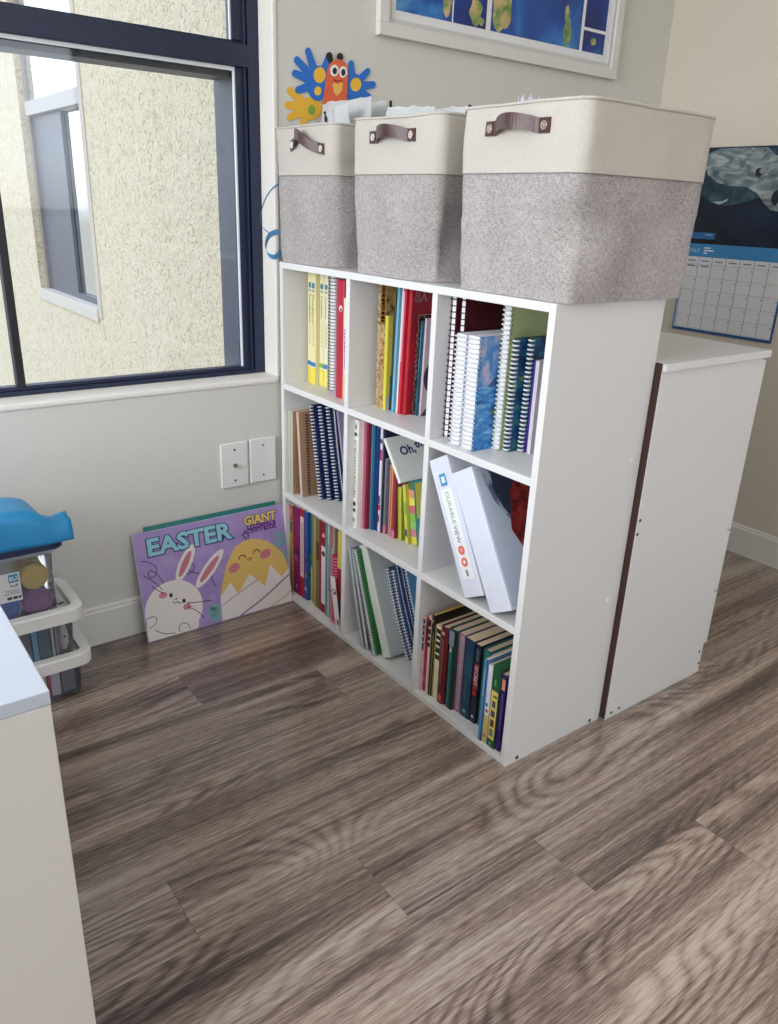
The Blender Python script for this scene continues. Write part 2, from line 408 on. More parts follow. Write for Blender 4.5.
TAUPE = mat((150, 138, 128), 0.5, 0.05); DKB = mat((92, 90, 96), 0.45, 0.08)
mb = MB()
mb.box((XW - .006, wy0 - .012, wz0 - .02), (XW + .07, wy0 + .05, wz1), mat((196, 180, 160), .6, .04), .003)
mb.box((XW + .04, wy1 - .05, wz0), (XW + .1, wy1, wz1), TAUPE)
mb.box((XW - .012, wy0 + .05, wz0 - .04), (XW + .07, wy1, wz0 + .03), mat((206, 194, 176), .6, .04), .003)
mb.box((XW + .02, wy0 + .05, 1.49), (XW + .08, wy1 - .05, 1.57), mat((176, 166, 156), .5, .04), .003)
struct(mb.build('window_frame', win3))
mb = MB()
mb.box((XW + .055, wy0 + .05, wz0 + .03), (XW + .075, wy0 + .085, 1.0), DKB)
mb.box((XW + .055, 3.40, wz0 + .03), (XW + .075, wy1 - .05, 1.49), DKB)
mb.box((XW + .055, wy0 + .085, wz0 + .03), (XW + .075, 3.40, wz0 + .065), DKB)
struct(mb.build('window_sash', win3))
mir, nt, b = nodes('reflective_pane')
b.inputs['Base Color'].default_value = rgb((214, 216, 220)); b.inputs['Metallic'].default_value = 0.9; b.inputs['Roughness'].default_value = 0.03
mb = MB(); mb.box((XW + .078, wy0 + .05, wz0 + .03), (XW + .084, 3.7, 1.49), mir); mb.box((XW + .05, wy0 + .05, 1.58), (XW + .056, wy1 - .05, wz1), mir); struct(mb.build('window_pane', win3))
# a car parked across the yard, seen only as a reflection
def car():
    r = thing('car', 'dark blue parked car seen only as a reflection in the outside window', 'car', (-7.0, 8.2, Z0), (0, 0, 0.5))
    BODY = mat((52, 70, 104), 0.3, 0.05)
    prof = [(-2.1, .35), (-2.05, .8), (-1.2, .92), (-.7, 1.4), (.75, 1.42), (1.35, .98), (2.05, .85), (2.1, .35)]
    m = MB(); m.grid([[(x, -.85, z) for x, z in prof], [(x, .85, z) for x, z in prof]], BODY, close_v=True, smooth=False)
    m.face([(x, -.85, z) for x, z in prof], BODY); m.face([(x, .85, z) for x, z in prof], BODY); m.build('body', r)
    for x in (-1.3, 1.3):
        for y in (-.87, .67):
            m = MB(); m.cyl((x, y, .33), (0, 1, 0), .33, .2, BLACK); m.build('wheel', r)
    m = MB()
    for y in (-.855, .855):
        m.face([(-1.0, y, .98), (1.15, y, 1.0), (.7, y, 1.34), (-.65, y, 1.33)], mat((30, 34, 40), 0.1))
    m.build('side_window', r)
car()

# ------------------------------------------------------------------ bookcase
BX, BY0, BY1, BH, T = 0.2941, 0.0735, -0.831, 0.915, 0.015
BYL, BYR = BY0 - T, BY1 + T
case = thing('bookcase', 'white nine-compartment bookcase full of books standing against the window wall', 'bookcase', (0, (BY0 + BY1) / 2, 0))
cy = (BY0 + BY1) / 2
def cb(name, a, b, bev=0.0012, m=WHITE):
    q = MB(); q.box((a[0], a[1] - cy, a[2]), (b[0], b[1] - cy, b[2]), m, bev); return q.build(name, case)
cb('side_panel', (0, BY0, 0), (BX - .005, BYL, BH)); 
endp = cb('side_panel', (0, BYR, 0), (BX - .005, BY1, BH))
cb('top_panel', (0, BYL, BH - T), (BX - .005, BYR, BH)); cb('bottom_panel', (0, BYL, 0), (BX - .005, BYR, T))
ZR = (0.015, 0.315, 0.615)
for z in ZR[1:]: cb('shelf', (0, BYL, z - T), (BX - .005, BYR, z))
DIV = ((-0.223, -0.238), (-0.5195, -0.5345))
for (a, b) in DIV:
    for z in ZR: cb('divider', (0, a, z), (BX - .005, b, z + .285))
cb('back_panel', (BX - .005, BY0 - .001, .001), (BX - .001, BY1 + .001, BH - .001), 0)
for (x, z, dark) in ((.263, .609, 0), (.259, .307, 0), (.26, .008, 1), (.033, .010, 1)):
    q = MB(); q.cyl((x, BY1 - cy - (.0022 if not dark else .0008), z), (0, 1, 0), .0062 if not dark else .0045, .0022 if not dark else .001, mat((70, 62, 56), .6) if dark else mat((236, 236, 236), .4, .01), 14)
    o = q.build('screw_cap', case)
    if dark: o['label'] = 'dark screw head'

# ------------------------------------------------------------------ cabinet behind the bookcase
CX0, CX1, CY1, CY0, CH = 0.2950, 0.659, -0.8435, 0.03, 0.797
cab = thing('storage_cabinet', 'white waist-high cabinet with a brown back edge, backed against the bookcase', 'cabinet', ((CX0 + CX1) / 2, CY1, 0))
cc = Vector(((CX0 + CX1) / 2, CY1, 0))
def cc_box(name, a, b, m=WHITE, bev=.001, parent=None):
    q = MB(); q.box(Vector(a) - cc, Vector(b) - cc, m, bev); return q.build(name, parent or cab)
BROWN = mat((64, 40, 30), 0.75, 0.15, 90)
o = cc_box('back_panel', (CX0, CY1 + .001, .004), (CX0 + .0035, CY0, CH), BROWN, 0); o['label'] = 'dark brown fibreboard back'
side = cc_box('side_panel', (CX0 + .0038, CY1, 0), (CX1, CY1 + .016, CH - .0155)); cc_box('side_panel', (CX0 + .0038, CY0 - .016, 0), (CX1, CY0, CH - .0155))
cc_box('top_panel', (CX0 + .0038, CY1 - .008, CH - .015), (CX1 + .013, CY0, CH), WHITE, .0012)
cc_box('bottom_panel', (CX0 + .0038, CY1 + .016, .075), (CX1, CY0 - .016, .09)); cc_box('plinth', (CX1 - .04, CY1 + .016, 0), (CX1 - .025, CY0 - .016, .074))
for k, (a, b) in enumerate(((CY1 + .001, -.408), (-.405, CY0 - .001))):
    d = cc_box('door', (CX1 + .0008, a, .079), (CX1 + .014, b, CH - .022), WHITE, .001)
    yk = b - .04 if k == 0 else a + .04
    q = MB(); q.cyl(Vector((CX1 + .014, yk, .5)) - cc, (1, 0, 0), .006, .016, mat((180, 180, 180), .3, .03, metal=.8), 12); q.cyl(Vector((CX1 + .030, yk, .5)) - cc, (1, 0, 0), .013, .008, mat((180, 180, 180), .3, .03, metal=.8), 16); q.build('knob', d)
for (x, z) in ((.299 + .008, .48), (.299 + .006, .45), (.318, .013), (.345, .015), (.646, .061), (.653, .026)):
    q = MB(); q.cyl(Vector((x, CY1 - .0006, z)) - cc, (0, 1, 0), .0036, .001, mat((60, 52, 48), .6), 12); q.build('screw', cab)
for z in (.224, .382):
    q = MB(); q.box(Vector((CX1 - .002, CY1 - .0008, z - .0015)) - cc, Vector((CX1 + .015, CY1 + .0005, z + .0015)) - cc, mat((150, 148, 146), .5)); q.build('hinge', cab)

# ------------------------------------------------------------------ low white unit by the camera
DX, DY, DH = -0.859, -1.013, 0.61
D2, DYE = -1.17, -0.215
desk = thing('storage_unit', 'low white storage unit with a flat glossy top, cut off by the photo bottom left', 'shelf unit', ((DX + D2) / 2, (DY + DYE) / 2, 0))
dc = Vector(((DX + D2) / 2, (DY + DYE) / 2, 0))
GLOSSY = mat((188, 196, 208), 0.25, 0.012, 8.0, spec=0.3, name='sky_tinted_white_laminate')  # white top; the sky's blue-grey cast is put into its base colour
BEIGE = mat((212, 209, 202), 0.45, 0.012, 8.0, name='beige_white_laminate')
def dk(name, a, b, m=BEIGE, bev=.001):
    q = MB(); q.box(Vector(a) - dc, Vector(b) - dc, m, bev); return q.build(name, desk)
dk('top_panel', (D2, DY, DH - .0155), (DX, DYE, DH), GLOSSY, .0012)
dk('side_panel', (D2, DY + .0005, 0), (DX - .0005, DY + .0155, DH - .016)); dk('side_panel', (D2, DYE - .0155, 0), (DX - .0005, DYE - .0005, DH - .016))
dk('back_panel', (DX - .006, DY + .0155, 0), (DX - .001, DYE - .0155, DH - .016))
dk('shelf', (D2, DY + .0155, .29), (DX - .006, DYE - .0155, .305)); dk('bottom_panel', (D2, DY + .0155, .0), (DX - .006, DYE - .0155, .015))
dk('divider', (D2, -.62, .015), (DX - .006, -.605, .29)); dk('divider', (D2, -.62, .305), (DX - .006, -.605, DH - .016))

# ------------------------------------------------------------------ books
def spine_T(w, h):     # u 0..1 across the spine (left to right), v 0..1 up
    return lambda u, v, o: Vector((-o, -u * w, v * h))
def cover_T(w, d, h):  # right-hand cover: u 0..1 from the spine inward, v up
    return lambda u, v, o: Vector((u * d, -w - o, v * h))
def decorate(mb, deco, w, d, h):
    S, Cv = spine_T(w, h), cover_T(w, d, h)
    St = lambda u, v, o: Vector((-o, -w / 2 - v, h - u))
    Ct = lambda u, v, o: Vector((u, -w - o, v))
    lay = {}
    for q in deco:
        k = q[0]
        lay[k[0]] = lay.get(k[0], 0) + 1; off = .0002 + .00012 * lay[k[0]]
        if k == 's': mb.art(S, rect(*q[1:5]), M(q[5]), off)
        elif k == 'c': mb.art(Cv, rect(*q[1:5]), M(q[5]), off)
        elif k == 'so': mb.art(S, circ(q[1], q[2], q[3] / w, q[3] / h), M(q[4]), off)
        elif k == 'co': mb.art(Cv, circ(q[1], q[2], q[3], q[4]), M(q[5]), off)
        elif k == 'cp': mb.art(Cv, q[1], M(q[2]), off)
        elif k == 'sp': mb.art(S, q[1], M(q[2]), off)
        elif k == 'st':     # text down the spine: (string, start from top, size, colour, across)
            mb.text(St, q[1], q[2], (q[5] if len(q) > 5 else -q[3] * .36), q[3], M(q[4]), off)
        elif k == 'ct': mb.text(Ct, q[1], q[2], q[3], q[4], M(q[5]), off, rot=q[6] if len(q) > 6 else 0, bold=q[7] if len(q) > 7 else 0)
        elif k == 'marks':  # a column of unreadable small print down the spine
            rnd = random.Random(q[6] if len(q) > 6 else 1); v = q[2]
            while v > q[1]:
                L = rnd.uniform(.010, .026)
                mb.art(S, rect(q[3], v - L, q[4], v), M(q[5]), off); v -= L + rnd.uniform(.006, .012)
def M(c): return c if not isinstance(c, tuple) else mat(c, 0.45, 0.05, 90)
def place(name, label, cat, group, x, y, z, w, lean):
    a = math.radians(lean)
    zz = z + .0004 + (w * math.sin(-a) if a < 0 else 0.0)
    return thing(name, label, cat, (x, y, zz), (-a, 0, 0), group)
def bender(h, amt):
    if not amt: return None
    return lambda c: Vector((c.x, c.y + amt * 4 * (c.z / h) * (1 - c.z / h), c.z))
def sliced_box(mb, a, b, m, n):
    """box cut into n slices along z so it can bow"""
    x0, x1 = sorted((a[0], b[0])); y0, y1 = sorted((a[1], b[1])); zs = [a[2] + (b[2] - a[2]) * i / n for i in range(n + 1)]
    P = [[(x0, y0, z), (x1, y0, z), (x1, y1, z), (x0, y1, z)] for z in zs]
    mb.grid(P, m, close_v=True, smooth=False); mb.face(P[0], m); mb.face(P[-1], m)
def paperback(name, label, group, x, y, z, w, h, lean, d, col, deco=(), page=PAPER, cat='book', scol=None):
    r = place(name, label, cat, group, x, y, z, w, lean)
    t = .0007
    c = MB(); m = M(col); ms = M(scol) if scol else m
    c.box((0, -t, 0), (d, 0, h), m); c.box((0, -w, 0), (d, -w + t, h), m); c.box((0, -w + t, 0), (t, -t, h), ms)
    if scol: c.art(spine_T(w, h), rect(0, 0, 1, 1), ms, .0001)
    decorate(c, deco, w, d, h); c.build('cover', r)
    p = MB(); p.box((t + .0002, -w + t + .0002, .0003), (d - .0008, -t - .0002, h - .0004), page); p.build('pages', r)
    return r
def hardcover(name, label, group, x, y, z, w, h, lean, d, col, deco=(), page=CREAM_PAGE, cat='book', scol=None):
    r = place(name, label, cat, group, x, y, z, w, lean)
    t = min(.0026, w * .2)
    c = MB(); m = M(col); ms = M(scol) if scol else m
    c.box((.004, -t, 0), (d, 0, h), m); c.box((.004, -w, 0), (d, -w + t, h), m)
    n = 8; prof = []
    for i in range(n + 1):
        u = i / n; prof.append((.0042 - .0042 * math.sin(PI * u) ** .5, -u * w))
    c.grid([[(px, py, zz) for px, py in prof] for zz in (0, h)], ms, smooth=True)
    c.grid([[(px + t * .9, -w/2 + (py + w/2) * .86, zz) for px, py in prof] for zz in (0, h)], ms, smooth=True)
    decorate(c, deco, w, d, h); c.build('cover', r)
    p = MB(); p.box((.005, -w + t + .0002, .004), (d - .004, -t - .0002, h - .004), page); p.build('pages', r)
    return r
def spiral(name, label, group, x, y, z, w, h, lean, d, col, wire, pitch=.0085, wr=.0007, deco=(), page=WHITE_PAGE, bend=0, cat='notebook', back=None, inset=.006, slot=None):
    r = place(name, label, cat, group, x, y, z, w, lean)
    bd = bender(h, bend); n = 12 if bend else 1; t = .0012
    rad = w / 2 + .0008
    if back is None: back = col
    c = MB(); sliced_box(c, (inset, -t, 0), (d, 0, h), M(back), n); c.build('back_cover', r, bend=bd)
    c = MB(); sliced_box(c, (inset, -w, 0), (d, -w + t, h), M(col), n); decorate(c, deco, w, d, h)
    if slot:
        k = int(h / pitch)
        for i in range(k): 
            zz = (i + .5) * h / k; c.art(lambda u, v, o: Vector((u, -w - o, v)), rect(inset + .002, zz - .0016, inset + .0055, zz + .0016), M(slot), .0006)
    c.build('front_cover', r, bend=bd)
    p = MB(); sliced_box(p, (inset + .001, -w + t + .0003, .001), (d - .002, -t - .0003, h - .001), page, n); p.build('pages', r, bend=bd)
    k = int(h / pitch); q = MB()
    for i in range(k):
        q.torus((inset + .001, -w / 2, (i + .5) * h / k), (0, 0.0, 1), rad, wr, wire, 14, 4)
    # keep the coil on the spine side only as deep as the punched holes
    for v in q.bm.verts:
        if v.co.x > inset + .004: v.co.x = inset + .004 + (v.co.x - inset - .004) * .15
        v.co.y = max(min(v.co.y, .0012), -w - .0012)
        if v.co.x < .0: v.co.x *= .35
    q.build('coil', r, bend=bd)
    return r
def binder(name, label, group, x, y, z, w, h, lean, d, col, deco=(), cat='binder'):
    r = place(name, label, cat, group, x, y, z, w, lean)
    t = .003; m = M(col); c = MB()
    c.box((0, -t, 0), (d, 0, h), m, .0008); c.box((0, -w, 0), (d, -w + t, h), m, .0008); c.box((0, -w + t, 0), (t, -t, h), m, .0006)
    decorate(c, deco, w, d, h); c.build('cover', r)
    q = MB(); g = mat((190, 192, 196), .25, .03, metal=.9)
    q.box((t + .0003, -w * .65, h * .06), (t + .003, -w * .35, h * .94), g)
    for f in (.15, .5, .85): q.torus((t + .003 + w * .28, -w / 2, h * f), (0, 0, 1), w * .26, .0012, g, 18, 6)
    q.build('ring_mechanism', r)
    p = MB(); p.box((t + w * .12, -w + t + .002, .004), (d - .012, -t - .002 if w < .02 else -w * .45, h - .005), WHITE_PAGE); p.build('pages', r)
    return r

G = {k: 'books in the %s compartment' % v for k, v in dict(T1='upper wall-side', T2='upper middle', T3='upper open-side', M1='middle-row wall-side', M2='centre', M3='middle-row open-side', B1='lowest wall-side', B2='lowest middle', B3='lowest open-side').items()}
# ---- upper compartment next to the window wall
z = ZR[2]; g = G['T1']
YEL, INK, TEALC = (238, 230, 176), (92, 86, 60), (74, 134, 160)
def foundations(label, x, y, w, band, low, base=YEL):
    deco = [('s', 0, 0, 1, .17, low), ('s', 0, .155, 1, .205, (226, 236, 214)), ('s', 0, .165, 1, .225 - .02, band),
            ('so', .5, .885, min(w * .38, .0075), TEALC), ('s', .2, .83, .8, .85, (150, 170, 170)), ('st', 'Foundations', .054, w * .62, INK, -w * .22),
            ('marks', .36, .56, .35, .65, (206, 198, 150), 3)]
    return paperback('textbook', label, g, x, y, z, w, .278, 0, .215, base, deco)
foundations('pale yellow textbook with blue band, first on the upper shelf by the wall', .067, .0486, .0225, (40, 116, 170), (226, 206, 74))
foundations('pale yellow textbook with bright blue band, second on the upper shelf from the wall', .062, .0255, .0225, (44, 128, 190), (236, 218, 84))
foundations('pale yellow textbook with a green band above its foot', .072, .0000, .0185, (132, 182, 92), (240, 226, 110), (240, 234, 188))
foundations('cream yellow textbook with small blue patch, beside the white spiral book', .073, -.0190, .0175, (66, 130, 190), (240, 228, 120), (238, 236, 206))
spiral('spiral_workbook', 'white spiral-bound workbook with dark coil beside the red book', g, .055, -.0640, z, .0220, .276, 0, .205, (226, 226, 230), WIRE_BLACK, .0078, .0008, back=(214, 216, 214))
hardcover('hardcover_book', 'crimson red hardcover with a round white eye on its spine', g, .036, -.1275, z, .031, .274, 0, .2, (186, 26, 58),
          [('s', .0, .0, .06, 1, (240, 190, 200)), ('so', .72, .77, .0075, (238, 206, 206)), ('so', .74, .76, .0035, (60, 20, 30))])
paperback('picture_book', 'thin pink and cream picture book tucked right of the crimson hardcover', g, .038, -.1595, z, .0105, .236, 0, .19, (236, 214, 204),
          [('s', 0, .72, 1, 1, (234, 222, 190)), ('s', 0, 0, 1, .27, (224, 186, 140)), ('marks', .3, .70, .3, .75, (150, 60, 110), 5)])
# ---- upper middle compartment
g = G['T2']
TAN = picture_material('mottled_tan_print', 160, [(0.35, (96, 66, 44)), (0.5, (190, 160, 120)), (0.7, (216, 196, 160))])
TAN2 = picture_material('mottled_brown_print', 110, [(0.35, (110, 78, 40)), (0.5, (176, 142, 92)), (0.7, (206, 182, 136))])
paperback('picture_book', 'thin tan speckled picture book at the left end of the upper middle compartment', g, .069, -.2515, z, .0115, .279, 0, .21, TAN)
paperback('picture_book', 'brown patterned picture book with orange top, second in the upper middle compartment', g, .066, -.2640, z, .021, .279, 0, .21, TAN2,
          [('s', 0, .68, 1, 1, (136, 96, 30)), ('marks', .70, .98, .2, .8, (210, 150, 60), 4)])
paperback('picture_book', 'short lime yellow picture book in the upper middle compartment', g, .064, -.2870, z, .0105, .211, 0, .17, (214, 208, 60), [('c', 0, 0, 1, 1, (224, 214, 104)), ('c', .0, .0, .22, .16, (200, 206, 200))])
hardcover('hardcover_book', 'tall dark olive hardcover between the lime and light blue books', g, .074, -.2985, z, .011, .265, 0, .21, (44, 50, 34), [('s', 0, .88, 1, 1, (96, 88, 26)), ('s', 0, 0, 1, .3, (24, 44, 56))])
paperback('picture_book', 'light blue picture book standing in the upper middle compartment', g, .068, -.3150, z, .0105, .280, -1.5, .21, (112, 178, 204), [('s', .75, 0, 1, 1, (58, 120, 150))])
paperback('picture_book', 'thin white picture book between the light blue and red ones', g, .072, -.3265, z, .0068, .280, -1.5, .21, (232, 232, 230))
paperback('picture_book', 'pinkish red picture book left of the large dark red one', g, .070, -.3340, z, .0100, .279, -1.5, .21, (206, 44, 66), [('s', 0, .42, .45, .96, (236, 176, 196)), ('s', 0, .0, .18, .44, (232, 200, 206))])
BAD = hardcover('hardcover_book', 'red hardcover with big grey outlined capitals on its cover', g, .074, -.3450, z, .0108, .279, -1.5, .21, (178, 22, 42),
          [('c', .02, .62, .98, 1, (150, 24, 40)), ('ct', 'BA', .010, .249, .026, (186, 160, 168), 0, .03), ('ct', 'BA', .0105, .2498, .024, (150, 28, 46), 0, .0), ('c', .10, .52, .9, .64, (140, 40, 24))], page=PAPER)
DKP = picture_material('dark_speckled_print', 220, [(0.4, (30, 24, 30)), (0.55, (60, 40, 50)), (0.62, (190, 130, 120))])
paperback('picture_book', 'short dark speckled picture book right of the red hardcover', g, .093, -.3575, z, .0075, .221, -1.5, .18, DKP)
paperback('picture_book', 'short teal picture book in the upper middle compartment', g, .097, -.3655, z, .0080, .208, -1.5, .18, (30, 104, 118), [('s', .55, 0, 1, 1, (22, 62, 88)), ('marks', .5, .95, .2, .5, (80, 160, 170), 7)])
SKIN, HAIRC = (216, 176, 170), (56, 44, 70)
paperback('magazine', 'pale lilac book with a dark-haired painted face on its cover', g, .101, -.3742, z, .006, .215, -1.5, .17, (206, 186, 198),
          [('co', .17, .40, .16, .17, HAIRC), ('co', .20, .36, .11, .12, SKIN), ('co', .17, .385, .02, .012, (40, 30, 40)), ('cp', [(.0, .0), (.3, .0), (.26, .16), (.1, .10)], (50, 46, 66)),
           ('ct', 'A', .012, .182, .020, (44, 40, 70), -.2, .02), ('ct', 'M', .012, .160, .018, (44, 40, 70), -.2, .02), ('cp', [(.2, .05), (.3, .05), (.3, .2), (.24, .24)], (222, 206, 206))])
# ---- upper compartment at the open end
g = G['T3']
spiral('spiral_notebook', 'dark red spiral notebook with black coil at far left of its compartment', g, .030, -.5362, z, .0140, .281, 0, .21, (84, 16, 26), WIRE_BLACK, .0115, .0009, page=WHITE_PAGE)
spiral('spiral_notebook', 'dark red spiral notebook with broad cover, second from the left divider', g, .037, -.5560, z, .0130, .281, 0, .21, (76, 14, 24), WIRE_BLACK, .0115, .0009)
spiral('spiral_notebook', 'white-spined spiral notebook left of the one with the sea painting', g, .010, -.5800, z, .027, .218, 0, .15, (214, 220, 240), WIRE_WHITE, .0085, .0014, slot=(96, 96, 130))
SEA, nt, b = nodes('sea_painting_print')
tc = nt.nodes.new('ShaderNodeTexCoord'); sp = nt.nodes.new('ShaderNodeSeparateXYZ'); nt.links.new(tc.outputs['Object'], sp.inputs[0])
wav = nz(nt, comb(nt, mnode(nt, 'MULTIPLY', sp.outputs[0], 28.0), mnode(nt, 'MULTIPLY', sp.outputs[2], 95.0)), 1.0, 3.0, 1.0)
cl = nz(nt, comb(nt, mnode(nt, 'MULTIPLY', sp.outputs[0], 34.0), mnode(nt, 'MULTIPLY', sp.outputs[2], 24.0), 5.0), 1.0, 3.0, .4)
sea = ramp(nt, wav, [(0.3, (24, 92, 170)), (0.5, (66, 150, 222)), (0.7, (150, 206, 240))]); sky = ramp(nt, cl, [(0.42, (70, 140, 214)), (0.56, (150, 180, 226)), (0.64, (214, 196, 222))])
nt.links.new(mixc(nt, mnode(nt, 'GREATER_THAN', sp.outputs[2], .125), sea.outputs[0], sky.outputs[0]), b.inputs['Base Color']); b.inputs['Roughness'].default_value = .3
spiral('spiral_notebook', 'spiral notebook with a blue sea painting on its cover', g, .011, -.6110, z, .032, .219, 0, .15, SEA, WIRE_WHITE, .0085, .0014, slot=(40, 56, 90), back=(216, 222, 240),
       deco=[('cp', [(.22, .56), (.34, .64), (.42, .60), (.5, .57)], (60, 96, 160)), ('cp', [(.30, .33), (.40, .38), (.52, .33), (.42, .30)], (120, 140, 90))])
GRNP = mat((196, 208, 150), .5, .06, 40)
spiral('spiral_notebook', 'tall pale green spiral notebook with a white coil', g, .062, -.6480, z, .0180, .280, 0, .20, GRNP, WIRE_WHITE, .0085, .0017, slot=(40, 50, 40),
       deco=[('cp', [(.30 + .02, .66), (.5, .74), (.62, .80), (.62, .66)], (146, 164, 132)), ('cp', [(.38, .66), (.52, .71), (.60, .74), (.60, .66)], (104, 124, 124))])
BLUP = picture_material('deep_blue_print', 40, [(0.35, (14, 40, 84)), (0.5, (24, 88, 140)), (0.6, (50, 130, 130)), (0.68, (150, 150, 80))])
spiral('spiral_notebook', 'deep blue spiral notebook with striped white coil beside the green one', g, .073, -.6680, z, .0120, .217, 0, .16, BLUP, WIRE_WHITE, .0082, .0019, page=mat((50, 60, 62), .8))
spiral('spiral_notebook', 'blue and green spiral notebook with striped white coil beside the purple one', g, .095, -.6860, z, .0105, .219, 0, .16, BLUP, WIRE_WHITE, .0082, .0019, page=mat((52, 62, 66), .8))
paperback('composition_book', 'short purple book with a plain grey lilac cover, nearest the open end', g, .106, -.6985, z, .0140, .179, 0, .15, (204, 198, 206), [('s', .38, 0, 1, 1, (206, 200, 208))], scol=(64, 36, 126))
# ---- middle row, next to the window wall
z = ZR[1]; g = G['M1']
paperback('activity_book', 'thin grey-green book standing at the wall-side end of the middle row', g, .010, .0560, z, .0125, .230, 0, .20, (186, 194, 180))
KRAFT = mat((172, 134, 106), .7, .08, 120)
paperback('sketchbook', 'brown kraft sketchbook with pale spine standing upright', g, .011, .0425, z, .0095, .230, 0, .19, KRAFT, scol=(200, 192, 176))
paperback('sketchbook', 'pinkish kraft sketchbook with dark coil holes, leaning toward the wall', g, .021, .0110, z, .0120, .229, 5.3, .17, KRAFT, [('c', .10, .02 + k * .032, .15, .036 + k * .032, (52, 42, 38)) for k in range(30)], scol=(206, 190, 172))
NAVYC = mat((24, 38, 92), .4, .06, 90)
for x_, y_, w_, ln, lab in ((.046, -.0365, .0082, 11.5, 'leftmost of three navy notebooks with checked white coils'), (.064, -.0515, .0082, 12.0, 'middle one of three navy notebooks with checked white coils'), (.078, -.0700, .0082, 12.6, 'rightmost of three navy notebooks with checked white coils')):
    spiral('spiral_notebook', lab, g, x_, y_, z, w_, .252, ln, .17, NAVYC, WIRE_WHITE, .0086, .0020, page=mat((70, 72, 82), .8))
spiral('spiral_notebook', 'dark navy notebook with a thin dotted coil, leaning beside the checked ones', g, .088, -.0870, z, .008, .247, 13.0, .15, (26, 40, 74), WIRE_GREY, .0060, .0008, bend=.004)
paperback('activity_book', 'thin lilac book leaning behind the navy notebooks', g, .096, -.1010, z, .008, .246, 13.4, .15, (158, 152, 184))
# ---- centre compartment
g = G['M2']
LEAFD = [('sp', [(.35, .93), (.6, .985), (.75, .94), (.55, .91)], (44, 78, 50)), ('so', .55, .875, .005, (40, 72, 46)), ('st', 'EXPLORING', .058, .0145, (140, 150, 96), -.005), ('st', 'NATURE', .142, .0125, (110, 122, 112), -.0045),
         ('so', .55, .235, .0055, (40, 66, 44)), ('so', .55, .175, .005, (44, 78, 50)), ('s', .3, .06, .75, .10, (150, 154, 150))]
hardcover('hardcover_book', 'white hardcover with green leaves printed on its spine', g, .018, -.2395, z, .0158, .271, 0, .21, (234, 234, 228), [d for d in LEAFD if d[0] != 'st'] + [('marks', .30, .82, .3, .75, (150, 158, 110), 9)], page=PAPER)
paperback('picture_book', 'soft pink picture book right of the leafy white one', g, .031, -.2556, z, .0072, .269, 0, .20, (214, 164, 178))
paperback('picture_book', 'maroon picture book in the centre compartment', g, .038, -.2630, z, .0085, .268, 0, .20, (136, 28, 58), [('s', 0, 0, .25, 1, (176, 64, 92))])
paperback('picture_book', 'teal blue picture book in the centre compartment', g, .048, -.2717, z, .0118, .262, 0, .20, (38, 104, 136), [('s', 0, 0, .3, 1, (84, 150, 172))])
paperback('picture_book', 'royal blue picture book in the centre compartment', g, .054, -.2837, z, .0118, .259, 0, .20, (36, 58, 140), [('s', .55, 0, 1, 1, (26, 34, 92))])
paperback('picture_book', 'thin white picture book with pink and red blotches on its spine', g, .055, -.2957, z, .0080, .259, 0, .20, (228, 228, 230),
          [('s', 0, .70, 1, .80, (170, 60, 140)), ('s', 0, .22, 1, .27, (190, 40, 50)), ('s', .1, .28, .8, .36, (90, 84, 110)), ('s', .1, .10, .7, .17, (90, 84, 110)), ('s', 0, .86, 1, .9, (60, 60, 110))])
hardcover('hardcover_book', 'dark navy hardcover standing behind the tilted white storybook', g, .056, -.3042, z, .0060, .262, 0, .15, (22, 28, 66))
SH = [('gray', 'short grey picture book under the tilted white storybook', .060, -.3108, .0100, .188, 0, (118, 122, 130), (90, 96, 104)),
      ('pk', 'short dusty pink picture book in the centre compartment', .067, -.3215, .0090, .176, 0, (196, 148, 148), (222, 186, 170)),
      ('or', 'short orange-red picture book in the centre compartment', .063, -.3318, .0080, .172, .4, (196, 90, 60), (226, 170, 90)),
      ('ma', 'short rose maroon picture book left of the lime green one', .062, -.3428, .0115, .166, 1.2, (160, 60, 74), (128, 40, 60))]
for _, lab, x_, y_, w_, h_, ln, c1, c2 in SH:
    paperback('picture_book', lab, g, x_, y_, z, w_, h_, ln, .16, c1, [('s', .6, 0, 1, 1, c2), ('s', 0, 0, 1, .12, (206, 120, 140))])
paperback('picture_book', 'short lime green picture book in the centre compartment', g, .068, -.3615, z, .0130, .130, 4.0, .15, (168, 178, 60), [('s', .5, 0, 1, 1, (196, 200, 80))])
paperback('picture_book', 'slim lime book with a navy square at its foot', g, .071, -.3862, z, .0105, .140, 8.5, .13, (206, 206, 80), [('s', .1, .12, .9, .24, (50, 80, 120)), ('s', 0, .0, 1, .10, (226, 220, 90)), ('s', 0, .5, 1, .7, (150, 180, 90))])
PATCHC = [(86, 120, 84), (226, 150, 110), (232, 222, 90), (206, 110, 124), (136, 196, 96), (146, 206, 116), (206, 130, 150), (226, 214, 70)]
deco = [('s', 0, 1 - (i + 1) / 8, 1, 1 - i / 8, c) for i, c in enumerate(PATCHC)]
deco += [('c', 0, 0, 1, 1, (92, 180, 182)), ('c', .03, .42, .30, .98, (232, 226, 92)), ('co', .72, .62, .14, .11, (206, 130, 90)), ('co', .70, .66, .08, .05, (150, 70, 50))]
hardcover('picture_book', 'patchwork-spined picture book with a teal cover, leaning left', g, .080, -.4005, z, .0200, .150, 10.0, .12, (92, 180, 182), deco, page=PAPER)
ohr = hardcover('storybook', 'white storybook with dark blue hand lettering, tilted across the short books', g, .050, -.3745, z + .1460, .0090, .110, 36, .16, (232, 234, 230),
          [('ct', 'Oh,', .030, .062, .030, (30, 52, 110), .08, .03), ('ct', 'the P', .078, .074, .026, (30, 52, 110), .10, .03)], page=PAPER)
